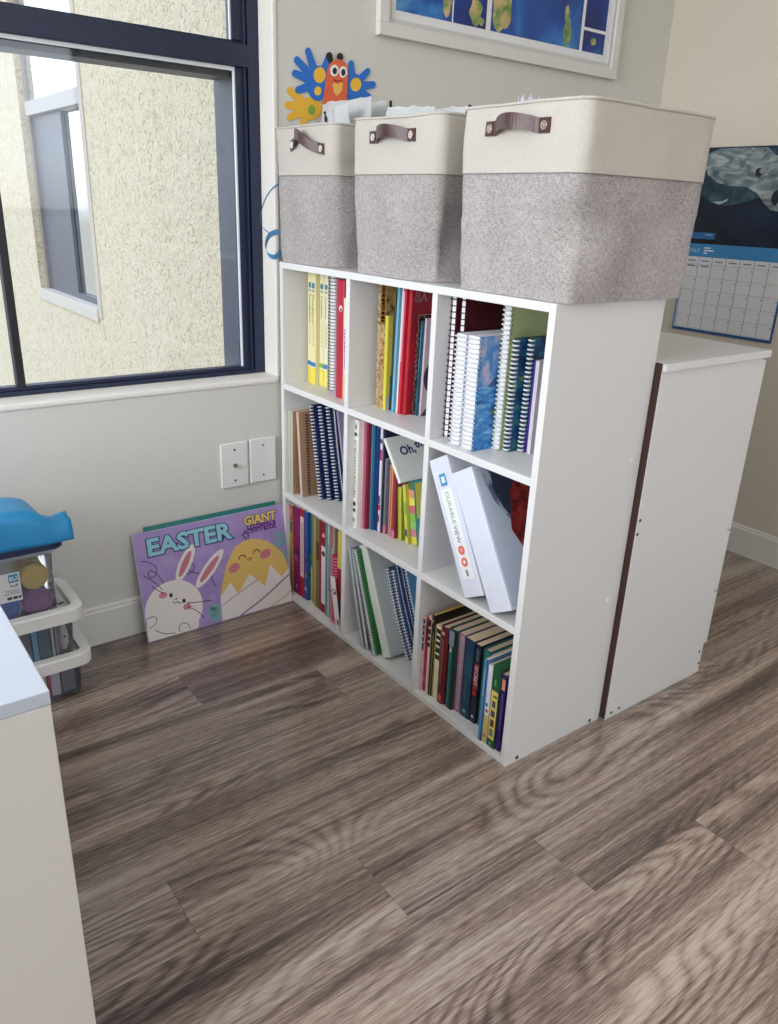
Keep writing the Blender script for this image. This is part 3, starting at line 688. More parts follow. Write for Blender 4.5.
# ---- binders
g = G['M3']
WB = mat((222, 226, 240), .42, .02, 30)
binder('ring_binder', 'white ring binder with a printed label strip, leaning on the divider', g, .0015, -.6732, z, .060, .288, 28.3, .255, WB,
       [('s', .20, .13, .80, .78, (240, 242, 246)), ('s', .32, .80, .66, .885, (66, 150, 196)), ('s', .40, .82, .58, .865, (226, 240, 246)), ('st', 'DURABLE', .070, .0155, (110, 176, 74), -.0055), ('st', 'VIEW', .140, .0155, (52, 62, 72), -.0055),
        ('so', .5, .335, .0095, (232, 110, 92)), ('so', .5, .335, .0045, (240, 170, 160)), ('so', .5, .250, .0095, (232, 110, 92)), ('so', .5, .250, .004, (250, 240, 236)), ('s', .44, .150, .56, .195, (150, 154, 160))])
B2C = picture_material('misty_blue_cover_print', 26, [(0.35, (40, 54, 78)), (0.5, (96, 114, 142)), (0.62, (176, 188, 208))])
RED2 = picture_material('red_bird_print', 60, [(0.35, (70, 16, 24)), (0.5, (140, 34, 34)), (0.7, (170, 60, 50))])
binder('ring_binder', 'wide white ring binder with a misty blue and red cover picture', g, .0010, -.7500, z, .0620, .285, 29.8, .255, WB,
       [('c', .02, .02, .985, .98, (196, 206, 224)), ('cp', [(.08, .975), (.09, .86), (.13, .74), (.20, .64), (.28, .52), (.985, .52), (.985, .975)], B2C), ('cp', [(.15, .82), (.20, .68), (.28, .57), (.985, .56), (.985, .97), (.17, .97)], mat((46, 58, 76), .45, .5, 60)), ('cp', [(.22, .52), (.25, .62), (.28, .67), (.31, .78), (.37, .84), (.50, .80), (.54, .20), (.44, .17), (.36, .25), (.28, .40)], RED2)])
# ---- lowest row, next to the window wall
z = ZR[0]; g = G['B1']
paperback('activity_book', 'yellow activity book with a red corner label, at the wall end of the lowest row', g, .014, .0575, z, .0128, .262, 0, .21, (176, 138, 44), [('s', 0, .84, 1, 1, (168, 44, 60)), ('s', 0, .70, 1, .82, (84, 88, 84)), ('s', .1, .87, .9, .97, (206, 120, 120))])
paperback('activity_book', 'wide magenta activity book in the lowest row by the wall', g, .018, .0442, z, .0320, .264, 0, .21, (136, 22, 96), [('so', .6, .50, .012, (70, 30, 90)), ('so', .4, .42, .009, (170, 80, 140)), ('so', .5, .09, .006, (190, 120, 170)), ('s', 0, .9, 1, 1, (120, 24, 90))])
paperback('activity_book', 'red activity book with a long white spine label', g, .019, .0115, z, .0215, .266, 0, .21, (176, 26, 50), [('s', .12, .24, .92, .92, (236, 216, 220)), ('st', 'READING', .050, .0135, (196, 60, 80), -.0045)][:1] + [('marks', .30, .86, .35, .7, (200, 90, 110), 8)])
paperback('activity_book', 'blue activity book with small cartoon shapes on its side', g, .020, -.0106, z, .0152, .265, 0, .21, (34, 84, 164), [('so', .5, .45, .006, (30, 50, 90)), ('so', .5, .28, .006, (90, 160, 110)), ('so', .5, .13, .006, (170, 190, 220)), ('c', 0, 0, .14, 1, (36, 92, 172)), ('co', .06, .5, .04, .03, (60, 150, 90)), ('co', .06, .3, .04, .03, (40, 60, 80))])
paperback('activity_book', 'slim green and yellow activity book right of the blue one', g, .031, -.0264, z, .0100, .262, 0, .20, (86, 132, 90), [('s', 0, 0, 1, .4, (214, 190, 60)), ('s', .5, .4, 1, .9, (60, 110, 140))])
paperback('activity_book', 'slim olive activity book in the lowest row', g, .029, -.0370, z, .0110, .262, 0, .20, (136, 136, 70), [('s', .6, 0, 1, 1, (100, 80, 50))])
paperback('activity_book', 'slim grey-green activity book in the lowest row', g, .026, -.0487, z, .0110, .262, 0, .20, (142, 160, 150), [('s', 0, .5, 1, .62, (190, 150, 60))])
paperback('activity_book', 'brownish olive activity book left of the dark red one', g, .022, -.0605, z, .0240, .264, 0, .20, (120, 104, 62), [('s', 0, 0, .3, 1, (168, 150, 90)), ('s', .35, .55, .9, .75, (80, 60, 50))])
paperback('activity_book', 'dark red activity book with a white spine panel', g, .021, -.0870, z, .0310, .265, 0, .20, (138, 20, 44), [('s', .30, .10, .92, .74, (228, 216, 220)), ('so', .62, .86, .006, (220, 180, 190)), ('so', .62, .66, .008, (70, 40, 60))])
paperback('activity_book', 'teal activity book in the lowest row by the middle divider', g, .019, -.1190, z, .0130, .266, 0, .20, (98, 152, 160), [('s', .5, 0, 1, 1, (72, 120, 132))])
paperback('activity_book', 'slim light grey activity book right of the teal one', g, .017, -.1325, z, .0090, .268, 0, .20, (176, 184, 178), [('s', .4, .3, 1, .8, (130, 140, 140))])
paperback('activity_book', 'tall grey and pink activity book behind the pink dotted one', g, .022, -.1420, z, .0165, .266, 0, .20, (168, 160, 160), [('s', 0, .78, .5, 1, (190, 90, 90)), ('s', .5, 0, 1, .7, (190, 140, 150))])
spiral('spiral_notebook', 'bright pink spiral notebook with dotted coil in the lowest row', g, .008, -.1600, z, .0230, .196, 0, .17, (190, 40, 96), mat((226, 150, 180), .4), .0085, .0013, page=mat((190, 50, 104), .8))
paperback('activity_book', 'tall yellow activity book beside the lowest middle divider', g, .014, -.1850, z, .0180, .272, 0, .20, (206, 196, 84), [('s', 0, .0, 1, .62, (160, 36, 46)), ('s', .0, 0, 1, .28, (40, 44, 120))])
cd = place('booklet', 'white card booklet with a red and blue round emblem, leaning out of its compartment', 'booklet', g, .0008, -.2010, z, .0200, 12)
q = MB(); q.box((0, -.020, 0), (.0022, 0, .146), mat((232, 228, 230), .5)); S = spine_T(.020, .146)
q.art(S, circ(.62, .72, .0085 / .020, .0085 / .146), mat((180, 40, 50), .5), .0003); q.art(S, circ(.62, .72, .0055 / .020, .0055 / .146), mat((232, 228, 230), .5), .0005); q.art(S, circ(.66, .70, .0035 / .020, .0035 / .146), mat((50, 60, 130), .5), .0007); q.art(S, rect(.5, .10, .95, .2, ), mat((150, 60, 80), .5), .0003)
q.build('cover', cd)
# ---- lowest row, middle
g = G['B2']
spiral('spiral_notebook', 'navy spiral notebook with grey coil, leaning furthest left in its compartment', g, .002, -.3110, z, .0108, .255, 16.0, .20, (34, 38, 84), WIRE_GREY, .0062, .0009, bend=.003, back=(214, 214, 222))
spiral('spiral_notebook', 'black and white spiral notebook leaning between the navy and green ones', g, .004, -.3262, z, .0122, .258, 17.2, .20, (40, 44, 50), WIRE_GREY, .0062, .0009, back=(220, 222, 226))
spiral('spiral_notebook', 'green spiral notebook with white coil leaning on the white box binder', g, .003, -.3540, z, .0150, .266, 20.6, .20, (26, 104, 44), WIRE_GREY, .0070, .0011)
binder('ring_binder', 'plain cream white binder leaning among spiral notebooks in the lowest row', g, .024, -.3790, z, .0310, .282, 24.0, .23, mat((226, 230, 222), .45, .03), [('c', 0.01, 0, 1, 1, (188, 196, 198))])
for x_, y_, w_, h_, c_, wire, lab in ((.058, -.4215, .0100, .232, (70, 96, 130), WIRE_WHITE, 'slate blue notebook with white bead-like coil right of the white binder'),
        (.066, -.4335, .0100, .230, (52, 84, 128), WIRE_WHITE, 'blue notebook with white bead-like coil, second right of the white binder'),
        (.074, -.4455, .0090, .262, (30, 66, 132), mat((90, 120, 170), .4), 'tall royal blue notebook with blue coil in the lowest middle compartment'),
        (.080, -.4565, .0085, .262, (74, 30, 66), mat((100, 110, 150), .4), 'tall plum coloured notebook in the lowest middle compartment'),
        (.084, -.4670, .0085, .262, (110, 176, 224), mat((190, 210, 230), .4), 'tall light blue notebook nearest the right divider of its compartment')):
    spiral('spiral_notebook', lab, g, x_, y_, z, w_ * .85, h_, 25.0, .17, c_, wire, .0075, .0014, bend=.006)
# ---- lowest row, open end
g = G['B3']
STRP = lambda c: [('s', 0, .56, 1, .98, (30, 28, 30))] + [('s', .1, v, .95, v + .022, (220, 214, 206)) for v in (.90, .82, .74, .66)] + [('s', .3, .25, .7, .27, (60, 60, 60))]
paperback('novel', 'thin pinkish paperback with black striped top, at the divider end', g, .013, -.5362, z, .0058, .189, 0, .14, (220, 180, 180), STRP(0), page=CREAM_PAGE)
paperback('novel', 'crimson paperback with a dark barred top in the lowest row', g, .017, -.5424, z, .0074, .193, 0, .14, (158, 26, 50), [('s', 0, .62, .3, .95, (40, 20, 28)), ('s', .7, .62, 1, .95, (40, 20, 28)), ('s', .3, .14, .7, .19, (210, 180, 180))], page=CREAM_PAGE)
paperback('novel', 'white and pink paperback with black barred top beside the crimson one', g, .018, -.5502, z, .0108, .193, 0, .14, (226, 196, 194), [('s', 0, .62, .7, .98, (36, 30, 30))] + [('s', .05, v, .65, v + .025, (226, 216, 206)) for v in (.86, .76, .68)], page=CREAM_PAGE)
paperback('novel', 'black-brown paperback with olive edge in the lowest row', g, .016, -.5615, z, .0098, .207, 0, .15, (34, 26, 24), [('s', .65, 0, 1, .8, (120, 110, 50)), ('s', .1, .90, .6, .94, (150, 150, 150))], page=mat((196, 168, 70), .8, .1, 200))
paperback('novel', 'cream paperback with black striped upper spine in the lowest row', g, .019, -.5718, z, .0185, .185, 0, .15, (226, 220, 188), [('s', .0, .55, 1, .97, (40, 40, 36)), ('s', 0, 0, .25, 1, (140, 134, 70))] + [('s', .30, v, .95, v + .026, (232, 228, 214)) for v in (.88, .80, .72, .62)], page=CREAM_PAGE)
hardcover('novel', 'maroon hardcover novel with a red emblem at its foot', g, .016, -.5910, z, .0225, .194, 0, .15, (92, 20, 30), [('s', .25, .04, .75, .12, (206, 90, 100)), ('s', .4, .25, .6, .85, (150, 70, 70)), ('s', .3, .90, .7, .94, (210, 160, 150))])
hardcover('novel', 'dark green hardcover with a pale pencil shape and slate label', g, .020, -.6142, z, .0250, .198, 0, .15, (22, 78, 72), [('s', .1, .80, .75, .98, (120, 138, 156)), ('sp', [(.28, .72), (.52, .72), (.40, .82)], (214, 214, 210)), ('s', .28, .06, .52, .72, (40, 116, 104)), ('s', .75, 0, 1, 1, (16, 26, 34))])
paperback('novel', 'lilac pink paperback with a column of pale print', g, .028, -.6400, z, .0172, .196, 0, .15, (160, 122, 150), [('s', .35, .03, .75, .97, (206, 196, 212)), ('marks', .05, .95, .42, .68, (120, 96, 130), 11), ('s', 0, 0, .2, 1, (190, 110, 120))], page=CREAM_PAGE)
paperback('novel', 'thick dark petrol blue paperback in the lowest row', g, .028, -.6600, z, .0268, .195, 0, .15, (24, 58, 84), [('s', .3, .06, .6, .10, (150, 170, 180)), ('s', .1, .55, .9, .8, (30, 76, 90)), ('s', .3, .2, .5, .5, (44, 90, 110))], page=CREAM_PAGE)
paperback('novel', 'black paperback with red vertical title lettering', g, .030, -.6885, z, .0165, .193, 0, .15, (26, 28, 42), [('s', .15, .42, .85, .76, (150, 30, 48)), ('st', 'SECRET', .050, .0150, (236, 200, 200), -.005), ('so', .45, .38, .006, (176, 40, 56)), ('so', .5, .08, .0035, (220, 220, 216)), ('s', .3, .8, .8, .95, (70, 84, 100))], page=CREAM_PAGE)
hardcover('novel', 'teal green hardcover half hidden by the slim sky blue book', g, .034, -.7058, z, .0220, .188, 0, .15, (44, 110, 108), page=CREAM_PAGE)
paperback('novel', 'small cream-paged paperback with a royal blue spine top', g, .034, -.7285, z, .0150, .184, 0, .14, (60, 96, 160), [('s', 0, .86, 1, 1, (40, 60, 160))], page=CREAM_PAGE)
paperback('novel', 'slim sky blue paperback standing forward at the front edge', g, .0015, -.7462, z, .0094, .196, 0, .17, (84, 142, 190), [('s', .72, 0, 1, 1, (34, 50, 110)), ('marks', .55, .9, .2, .5, (170, 200, 224), 13)], page=CREAM_PAGE)
paperback('novel', 'slim white paperback with yellow foot next to the green boxed book', g, .004, -.7564, z, .0116, .187, 0, .16, (226, 230, 238), [('s', 0, 0, 1, .36, (206, 186, 110)), ('so', .5, .42, .004, (190, 70, 70)), ('so', .4, .5, .004, (90, 110, 170)), ('so', .5, .1, .004, (190, 110, 70))], page=CREAM_PAGE)
paperback('field_guide', 'green and yellow field guide with four dark pictures down its spine', g, .005, -.7686, z, .0215, .193, 0, .15, (26, 84, 52),
          [('s', .08, .10, .92, .70, (232, 208, 110)), ('s', .30, .62, .85, .645, (60, 50, 40)), ('s', .3, .48, .8, .58, (206, 186, 120)), ('s', .3, .50, .7, .58, (70, 80, 80)), ('s', .25, .38, .75, .46, (80, 84, 100)), ('s', .25, .26, .75, .35, (110, 66, 60)), ('s', .25, .14, .75, .23, (120, 120, 100)), ('s', .35, .76, .6, .84, (90, 160, 110)), ('s', .4, .03, .6, .06, (160, 190, 150))], page=mat((36, 96, 62), .6))
paperback('novel', 'purple paperback with an orange label, nearest the open end', g, .009, -.7906, z, .0116, .182, 0, .15, (52, 26, 104), [('s', .12, .80, .9, .94, (226, 150, 110)), ('s', .12, .94, .9, .97, (40, 40, 120)), ('marks', .3, .75, .4, .65, (130, 90, 160), 15)], page=CREAM_PAGE)

# ------------------------------------------------------------------ fabric baskets
GREYF = fabric_material('grey_heather_canvas', (112, 106, 105), (210, 204, 203))
CREAMF = fabric_material('cream_canvas', (188, 183, 175), (208, 203, 195), 0.2)
LEATHER = mat((74, 44, 44), 0.38, 0.15, 120, bump=0.2, name='brown_leather')
RIVET = mat((196, 178, 160), 0.25, 0.05, metal=0.9)
def rrect(x0, x1, y0, y1, r, n=7, m=9):
    pts = []
    def edge(a, b):
        for i in range(1, m): pts.append((a[0] + (b[0]-a[0]) * i / m, a[1] + (b[1]-a[1]) * i / m))
    cs = [((x0 + r, y0 + r), PI), ((x1 - r, y0 + r), 1.5 * PI), ((x1 - r, y1 - r), 0), ((x0 + r, y1 - r), .5 * PI)]
    for k, ((cx, cyy), a0) in enumerate(cs):
        arc = [(cx + r * math.cos(a0 + .5 * PI * i / n), cyy + r * math.sin(a0 + .5 * PI * i / n)) for i in range(n + 1)]
        pts += arc
        nx = cs[(k + 1) % 4]; b = (nx[0][0] + r * math.cos(nx[1]), nx[0][1] + r * math.sin(nx[1]))
        edge(arc[-1], b)
    return pts
def basket(label, x0, x1, y1, y0, seed, dents, handle_style, flare=.005, slump=.8, mid=False):
    """y1 > y0; stands on the bookcase top"""
    cx, cyy = (x0 + x1) / 2, (y0 + y1) / 2; zb = BH + .0008; Ht = .294; seam = .193
    r = thing('fabric_basket', label, 'storage basket', (cx, cyy, zb), (0, 0, 0), 'fabric baskets on top of the bookcase')
    hx, hy = (x1 - x0) / 2, (y1 - y0) / 2
    def P(u, v, zz, inset=0.0):
        t = zz / Ht; k = 1 + flare / hx * (t - .5) * 2 * .8
        f = max(0.0, 1 - zz / (Ht * .78)) ** .8 * (slump if v < 0 else 0.0)
        if mid: f = (.85 * math.exp(-((zz - .105) / .062) ** 2) if v < 0 and u < 0 else 0.0)
        dist = ((abs(u) / hx) ** 3.4 + (abs(v) / hy) ** 3.4) ** (1 / 3.4)
        k *= 1 + f * (1 / max(1.0, dist) - 1)
        x, y = u * k, v * k
        d = Vector((u, v)); L = d.length or 1
        nrm = Vector((u / hx, v / hy)); nrm = Vector((nrm.x ** 5, nrm.y ** 5)); nrm = nrm.normalized() if nrm.length > 0 else Vector((1, 0))
        o = .0055 * noise.noise(Vector((u * 9 + seed, v * 9, zz * 11))) * (0.25 + .75 * math.sin(PI * min(1, max(0, t))))
        o += .002 * noise.noise(Vector((u * 30 + seed * 3, v * 30, zz * 26)))
        o += .006 * math.sin(PI * t) * .5
        if u < -.8 * hx: o -= .0022 * math.exp(-((v - .38 * hy) / .006) ** 2) * math.sin(PI * t)
        o -= .0016 * math.exp(-((zz - .128) / .005) ** 2)
        for (du, dv, dz, rad, dep) in dents:
            q = ((u - du * hx) / rad) ** 2 + ((v - dv * hy) / rad) ** 2 + ((zz - dz) / (rad * 1.25)) ** 2
            o -= dep * math.exp(-q)
        return Vector((x + nrm.x * (o - inset), y + nrm.y * (o - inset), zz))
    base = rrect(-hx, hx, -hy, hy, .021, 6, 14)
    def loft(zs, m, inset=0.0):
        return [[P(u, v, zz, inset) for u, v in base] for zz in zs]
    b = MB(); zs = [seam * i / 22 for i in range(23)]
    V = b.grid(loft(zs, GREYF), GREYF, close_v=True)
    b.face([P(u * .999, v * .999, 0) for u, v in base], GREYF); b.build('body', r, smooth=True)
    c = MB(); zs = [seam - .001 + (Ht - seam) * i / 12 for i in range(13)]
    top = [.0 + Ht + .0015 * 0 for _ in base]
    rows = [[P(u, v, zz, -.0012) for u, v in base] for zz in zs]
    wob = lambda u, v: .004 * noise.noise(Vector((u * 7 + seed, v * 7, 3.1)))
    for k, row in enumerate(rows):
        f = max(0, k - 6) / 6
        for i, p in enumerate(row): p.z += wob(*base[i]) * f
    rim_o = rows[-1]
    rim_t = [p + Vector((0, 0, .0035)) - Vector((p.x, p.y, 0)).normalized() * .002 for p in rim_o]
    rim_i = [p - Vector((p.x, p.y, 0)).normalized() * .0055 for p in rim_o]
    inner = [[P(u, v, zz, .0055) for u, v in base] for zz in [Ht - .012 - (Ht - .026) * i / 20 for i in range(21)]]
    c.grid(rows + [rim_t, rim_i] + inner, CREAMF, close_v=True); c.face(inner[-1], CREAMF)
    c.build('cream_lining', r, smooth=True)
    pz = MB(); pz.tube([p + Vector((0, 0, .001)) for p in rim_o] + [rim_o[0] + Vector((0, 0, .001))], .0026, CREAMF, 6); pz.build('rim_piping', r, smooth=True)
    st = MB()
    sr = [P(u, v, seam, -.0020) for u, v in base]; st.tube(sr + [sr[0]],   .0008, mat((150, 143, 138), .9), 5); st.build('seam', r, smooth=True)
    # leather handle on the short side facing the room
    for sgn in (-1, 1):
        def H(v, dz, out): 
            p = P(-hx, v, .262 + dz, -.0012); p.x -= out; return Vector((p.x * -sgn if sgn > 0 else p.x, p.y, p.z))
        q = MB(); n = 26; pth = []
        for i in range(n + 1):
            t = i / n; v = .069 - .138 * t - (.026 if handle_style == 'peak' else 0)
            s_ = max(0, min(1, (t - .17) / .66)); bulge = math.sin(PI * s_) ** .8 if 0 < s_ < 1 else 0
            if handle_style == 'peak':
                dz = -.010 + .027 * math.exp(-((t - .42) / .26) ** 2) - .008 * t; out = .022 * bulge
            else:
                dz = -.002 + .010 * bulge * (1 - t * .3); out = .020 * bulge * (1.25 - .5 * t)
            pth.append((v, dz, out))
        rows2 = []
        for (v, dz, out) in pth:
            rows2.append([H(v, dz - .011, out + .0008), H(v, dz + .011, out + .0008), H(v, dz + .011, out + .0034), H(v, dz - .011, out + .0034)])
        q.grid(rows2, LEATHER, close_v=True, smooth=False); q.face(rows2[0], LEATHER); q.face(rows2[-1], LEATHER)
        hd = q.build('handle', r)
        for (v, dz, out) in (pth[2], pth[-3]):
            q = MB(); c0 = H(v, dz, out + .0034); q.cyl(c0, (-1 if sgn < 0 else 1, 0, 0), .0068, .0014, RIVET, 16); q.cyl(c0, (-1 if sgn < 0 else 1, 0, 0), .004, .0026, RIVET, 12, .0025); q.build('rivet', hd)
    return r
basket('cream and grey fabric basket nearest the window, its leather handle bent upward', .001, .322, .0825, -.166, 2.1, [(-.98, -.90, .075, .070, .020), (-.3, -1, .05, .05, .02), (-.55, -1, .02, .05, .010)], 'peak', slump=1.1)
basket('cream and grey fabric basket between the other two, full of plastic pouches', .001, .322, -.244, -.517, 5.7, [(-.86, -1, .060, .060, .018), (-.35, -1, .07, .07, .025), (-1, .35, .13, .03, .006), (-1, -.55, .030, .035, .014)], 'flat', slump=.9)
basket('cream and grey fabric basket overhanging the open end of the bookcase', .001, .325, -.577, -.849, 9.3, [(-1, -.62, .075, .055, .012), (.1, -1, .06, .05, .008), (.5, -1, .13, .04, .005), (-1, .1, .10, .03, .006)], 'flat', mid=True)

# pouches and toys sticking out of the baskets
POUCH = clear('clear_pouch_plastic', (236, 240, 242), rough=.12, fog=.62)
def pouch(label, c, w, h, yaw, tilt, seed, strip_side, grp='zip pouches in the baskets', roll=0.0, strip=True):
    r = thing('zip_pouch', label, 'pouch', c, (tilt, roll, yaw), grp)
    n = 12; P = []
    Q = []
    for i in range(n + 1):
        a, bq = [], []
        for j in range(n + 1):
            u, v = i / n, j / n
            o = .016 * noise.noise(Vector((u * 3.1 + seed, v * 3.3, 0))) + 0.007 * noise.noise(Vector((u * 9 + seed, v * 8, 2)))
            top_ = .005 * noise.noise(Vector((u * 6 + seed, 3, 1))) * v ** 3
            th = .006 * math.sin(PI * u) * math.sin(PI * v) + .0006
            a.append(Vector(((u - .5) * w, o - th, v * h + top_))); bq.append(Vector(((u - .5) * w, o + th, v * h + top_)))
        P.append(a); Q.append(bq)
    m = MB(); m.grid(P, POUCH); m.grid(Q, POUCH); m.build('bag', r, smooth=True)
    if not strip: return r
    m = MB(); e = []
    for i in range(n + 1):
        t = i / n
        e.append(Vector(((strip_side - .5) * w, -.004 + .016 * noise.noise(Vector((strip_side * 3.1 + seed, t * 3.3, 0))), t * h)))
    m.tube(e, .0034, BLACK, 6); m.build('zip_strip', r)
    return r
pouch('milky plastic pouch leaning high out of the basket nearest the window', (.110, -.034, 1.052), .186, .222, -1.50, -.06, 1.0, 1.0, roll=-.03, strip=False)
pouch('small milky pouch with a slanting black edge at the front of the window basket', (.080, -.096, 1.105), .075, .150, -1.50, .05, 4.0, .0, roll=-.20)
pouch('white papery pouch with an upright black edge at the back of the window basket', (.205, -.020, 1.062), .130, .215, -1.35, .04, 6.0, 1.0)
pouch('clear pouch with crumpled white rim at the front of the middle basket', (.075, -.330, 1.06), .150, .176, -1.55, .06, 7.0, .0, strip=False, roll=.05)
pouch('flat clear pouch with a black end beside the rim of the middle basket', (.11, -.392, 1.06), .120, .176, -1.50, -.05, 11.0, 1.0)
q = MB()
for i in range(9):
    a = 2 * PI * i / 9; q.grid([[Vector((.018 * math.cos(a + t * .5) * k, .022 * math.sin(a + t * .5) * k, .30 + .018 * t - .2 * (1 - k))) for t in (0, .5, 1.0)] for k in (.15, .6, 1.0)], mat((206, 194, 216), .5, .1))
tag(q.build('tissue_bow', loc=(.13, -.600, .926), smooth=True), 'lilac tissue bow peeping over the rim of the overhanging basket', 'bow')

# ------------------------------------------------------------------ paper butterfly on the wall
bt = thing('paper_butterfly', 'blue and orange paper butterfly made of hand shapes, on the wall above the baskets', 'paper craft', (.165, WY, 1.30))
KX, KZ, CX_, CZ_ = .000616, .000454, 261, 198   # craft-plan units to metres
def BT(u, v, o): return Vector(((u - CX_) * KX, -.0012 - o, (CZ_ - v) * KZ * 1.0 + .0 + BTZ((u))))
def BTZ(u): return (u - CX_) * .000082 + .0213
def capsule(a, b, r0, r1, n=8):
    ax, ay = a; bx, by = b; sx = KX / KZ
    ang = math.atan2(by - ay, (bx - ax) * sx); o = []
    for i in range(n + 1):
        t = ang + PI / 2 + PI * i / n; o.append((ax + r0 * math.cos(t) / sx, ay + r0 * math.sin(t)))
    for i in range(n + 1):
        t = ang - PI / 2 + PI * i / n; o.append((bx + r1 * math.cos(t) / sx, by + r1 * math.sin(t)))
    return o
def hand(name, palm, pr, tips, col, o0, label=None):
    m = MB(); mt = mat(col, .6, .05, 60)
    m.slab(BT, circ(palm[0], palm[1], pr[0], pr[1], 26), mt, o0, o0 + .0008)
    for k, t in enumerate(tips): m.slab(BT, capsule(palm, t, 26, 17), mt, o0 + .00004 * (k + 1), o0 + .0008 + .00004 * (k + 1))
    o = m.build(name, bt)
    if label: o['label'] = label
    return o
BLUEP, YELP, ORNP = (38, 112, 204), (234, 180, 56), (226, 104, 66)
hand('wing', (150, 312), (56, 55), [(62, 222), (52, 288), (62, 345), (120, 375)], YELP, 0.0, 'yellow hand-shaped lower wing')
hand('wing', (385, 330), (50, 50), [(470, 330), (450, 380)], YELP, 0.0, 'yellow hand-shaped lower wing')
w1 = hand('wing', (188, 195), (50, 82), [(142, 48), (93, 86), (84, 146), (98, 222), (236, 70)], BLUEP, .0012, 'blue hand-shaped upper wing')
w2 = hand('wing', (350, 218), (48, 66), [(338, 108), (418, 146), (446, 210), (425, 268)], BLUEP, .0012, 'blue hand-shaped upper wing')
for par, (u, v, r1, r2) in ((w1, (193, 157, 27, 37)), (w1, (185, 230, 16, 21)), (w2, (362, 207, 26, 33))):
    m = MB(); m.slab(BT, circ(u, v, r1, r2), mat((240, 190, 60), .6), .0023, .0027); m.build('spot', par)
m = MB(); m.slab(BT, circ(158, 318, 16, 24), mat((120, 170, 60), .6), .0010, .0014); m.build('spot', bt)
m = MB(); m.slab(BT, capsule((262, 290), (274, 152), 74, 66, 14), mat(ORNP, .6), .0030, .0042); body = m.build('body', bt)
m = MB(); m.slab(BT, [(250, 200), (262, 194), (274, 203), (286, 194), (298, 202), (292, 236), (272, 258), (256, 238)], mat((240, 190, 90), .6), .0043, .0046); m.build('belly_patch', body)
for u, v in ((258, 138), (298, 146)):
    m = MB(); m.slab(BT, circ(u, v, 19, 27), mat((240, 240, 240), .5), .0043, .0048); e = m.build('eye', body)
    m = MB(); m.slab(BT, circ(u + 1, v + 2, 10, 16), mat((30, 26, 50), .4), .0049, .0052); m.build('pupil', e)
m = MB()
for k, qd in enumerate(stroke([(256, 180), (268, 188), (282, 188), (294, 182)], 5)): m.art(BT, qd, mat((120, 40, 30), .6), .0044 + k * .00003)
m.build('mouth', body)
for a, b in (((250, 112), (236, 72)), ((282, 112), (285, 76))):
    m = MB(); m.slab(BT, capsule(a, b, 9, 20), mat((30, 28, 34), .5), .0020, .0028); m.build('antenna', bt)

# ------------------------------------------------------------------ curling ribbon beside the baskets
def ribbon():
    pts = [(.006, 1.092), (-.015, 1.080), (-.036, 1.053), (-.047, 1.020), (-.046, .995), (-.030, .983), (-.012, .978)]
    lp = [(.004, .984), (-.014, .982), (-.030, .972), (-.037, .950), (-.031, .932), (-.016, .924), (-.001, .928), (.006, .940)]
    m = MB(); RB = mat((86, 156, 208), .3, .05)
    def band(P, w, y0, y1):
        row0, row1 = [], []
        for i, (x, zz) in enumerate(P):
            y = y0 + (y1 - y0) * i / (len(P) - 1); dv = Vector((-.45, -.35, .82)).normalized() * (w / 2); c_ = Vector((x, y, zz)); row0.append(c_ - dv); row1.append(c_ + dv)
        m.grid([row0, row1], RB); m.grid([[p + Vector((.0004, 0, -.0004)) for p in row0], [p + Vector((.0004, 0, -.0004)) for p in row1]], RB)
    def smooth_(P):
        for _ in range(2):
            Q = [P[0]]
            for a, b in zip(P[:-1], P[1:]): Q += [(a[0]*.75 + b[0]*.25, a[1]*.75 + b[1]*.25), (a[0]*.25 + b[0]*.75, a[1]*.25 + b[1]*.75)]
            P = Q + [P[-1]]
        return P
    band(smooth_(pts), .004, .080, .076); band(smooth_(lp), .014, .074, .078)
    return tag(m.build('curling_ribbon', smooth=True), 'light blue curled ribbon hanging beside the basket nearest the window', 'ribbon')
ribbon()

# ------------------------------------------------------------------ framed map on the window wall
mp = thing('framed_map', 'white framed world map with blue oceans high on the wall', 'framed map', (.732, WY, 1.4388))
MX0, MX1, MZ = .283, 1.180, 1.4388; MT = 2.02
def fr(name, inset0, inset1, y0, y1, m):
    q = MB()
    A = (MX0 + inset0 - .732, inset0, MX1 - inset0 - .732, MT - MZ - inset0); B_ = (MX0 + inset1 - .732, inset1, MX1 - inset1 - .732, MT - MZ - inset1)
    for a, b in (((A[0], y0, A[1]), (A[2], y1, B_[1])), ((A[0], y0, B_[3]), (A[2], y1, A[3])), ((A[0], y0, B_[1]), (B_[0], y1, B_[3])), ((B_[2], y0, B_[1]), (A[2], y1, B_[3]))):
        q.box(a, b, m, .0012)
    return q.build(name, mp)
FW = mat((222, 221, 218), .45, .02, 30)
fr('frame', 0, .028, -.020, -.001, FW); fr('inner_moulding', .0282, .040, -.013, -.001, mat((206, 206, 206), .45, .02, 30))
q = MB(); q.box((MX0 + .0405 - .732, -.006, .0405), (MX1 - .0405 - .732, -.001, MT - MZ - .0405), mat((232, 234, 238), .5, .01, 20))
OCEAN = picture_material('ocean_print', 7.0, [(0.30, (14, 44, 118)), (0.50, (26, 82, 166)), (0.62, (52, 124, 196)), (0.72, (100, 160, 206))])
LAND = picture_material('land_print', 24.0, [(0.30, (74, 116, 60)), (0.48, (136, 156, 92)), (0.60, (196, 176, 120)), (0.75, (214, 196, 150))])
DEEP = picture_material('deep_ocean_print', 9.0, [(0.35, (10, 26, 96)), (0.6, (20, 58, 140)), (0.75, (40, 96, 160))])
def MPT(x, zz, o): return Vector((x - .732, -.006 - o, zz - MZ))
top = MT - .0405 - .006
q.art(MPT, rect(.339, 1.499, 1.121, top), OCEAN, .0004)
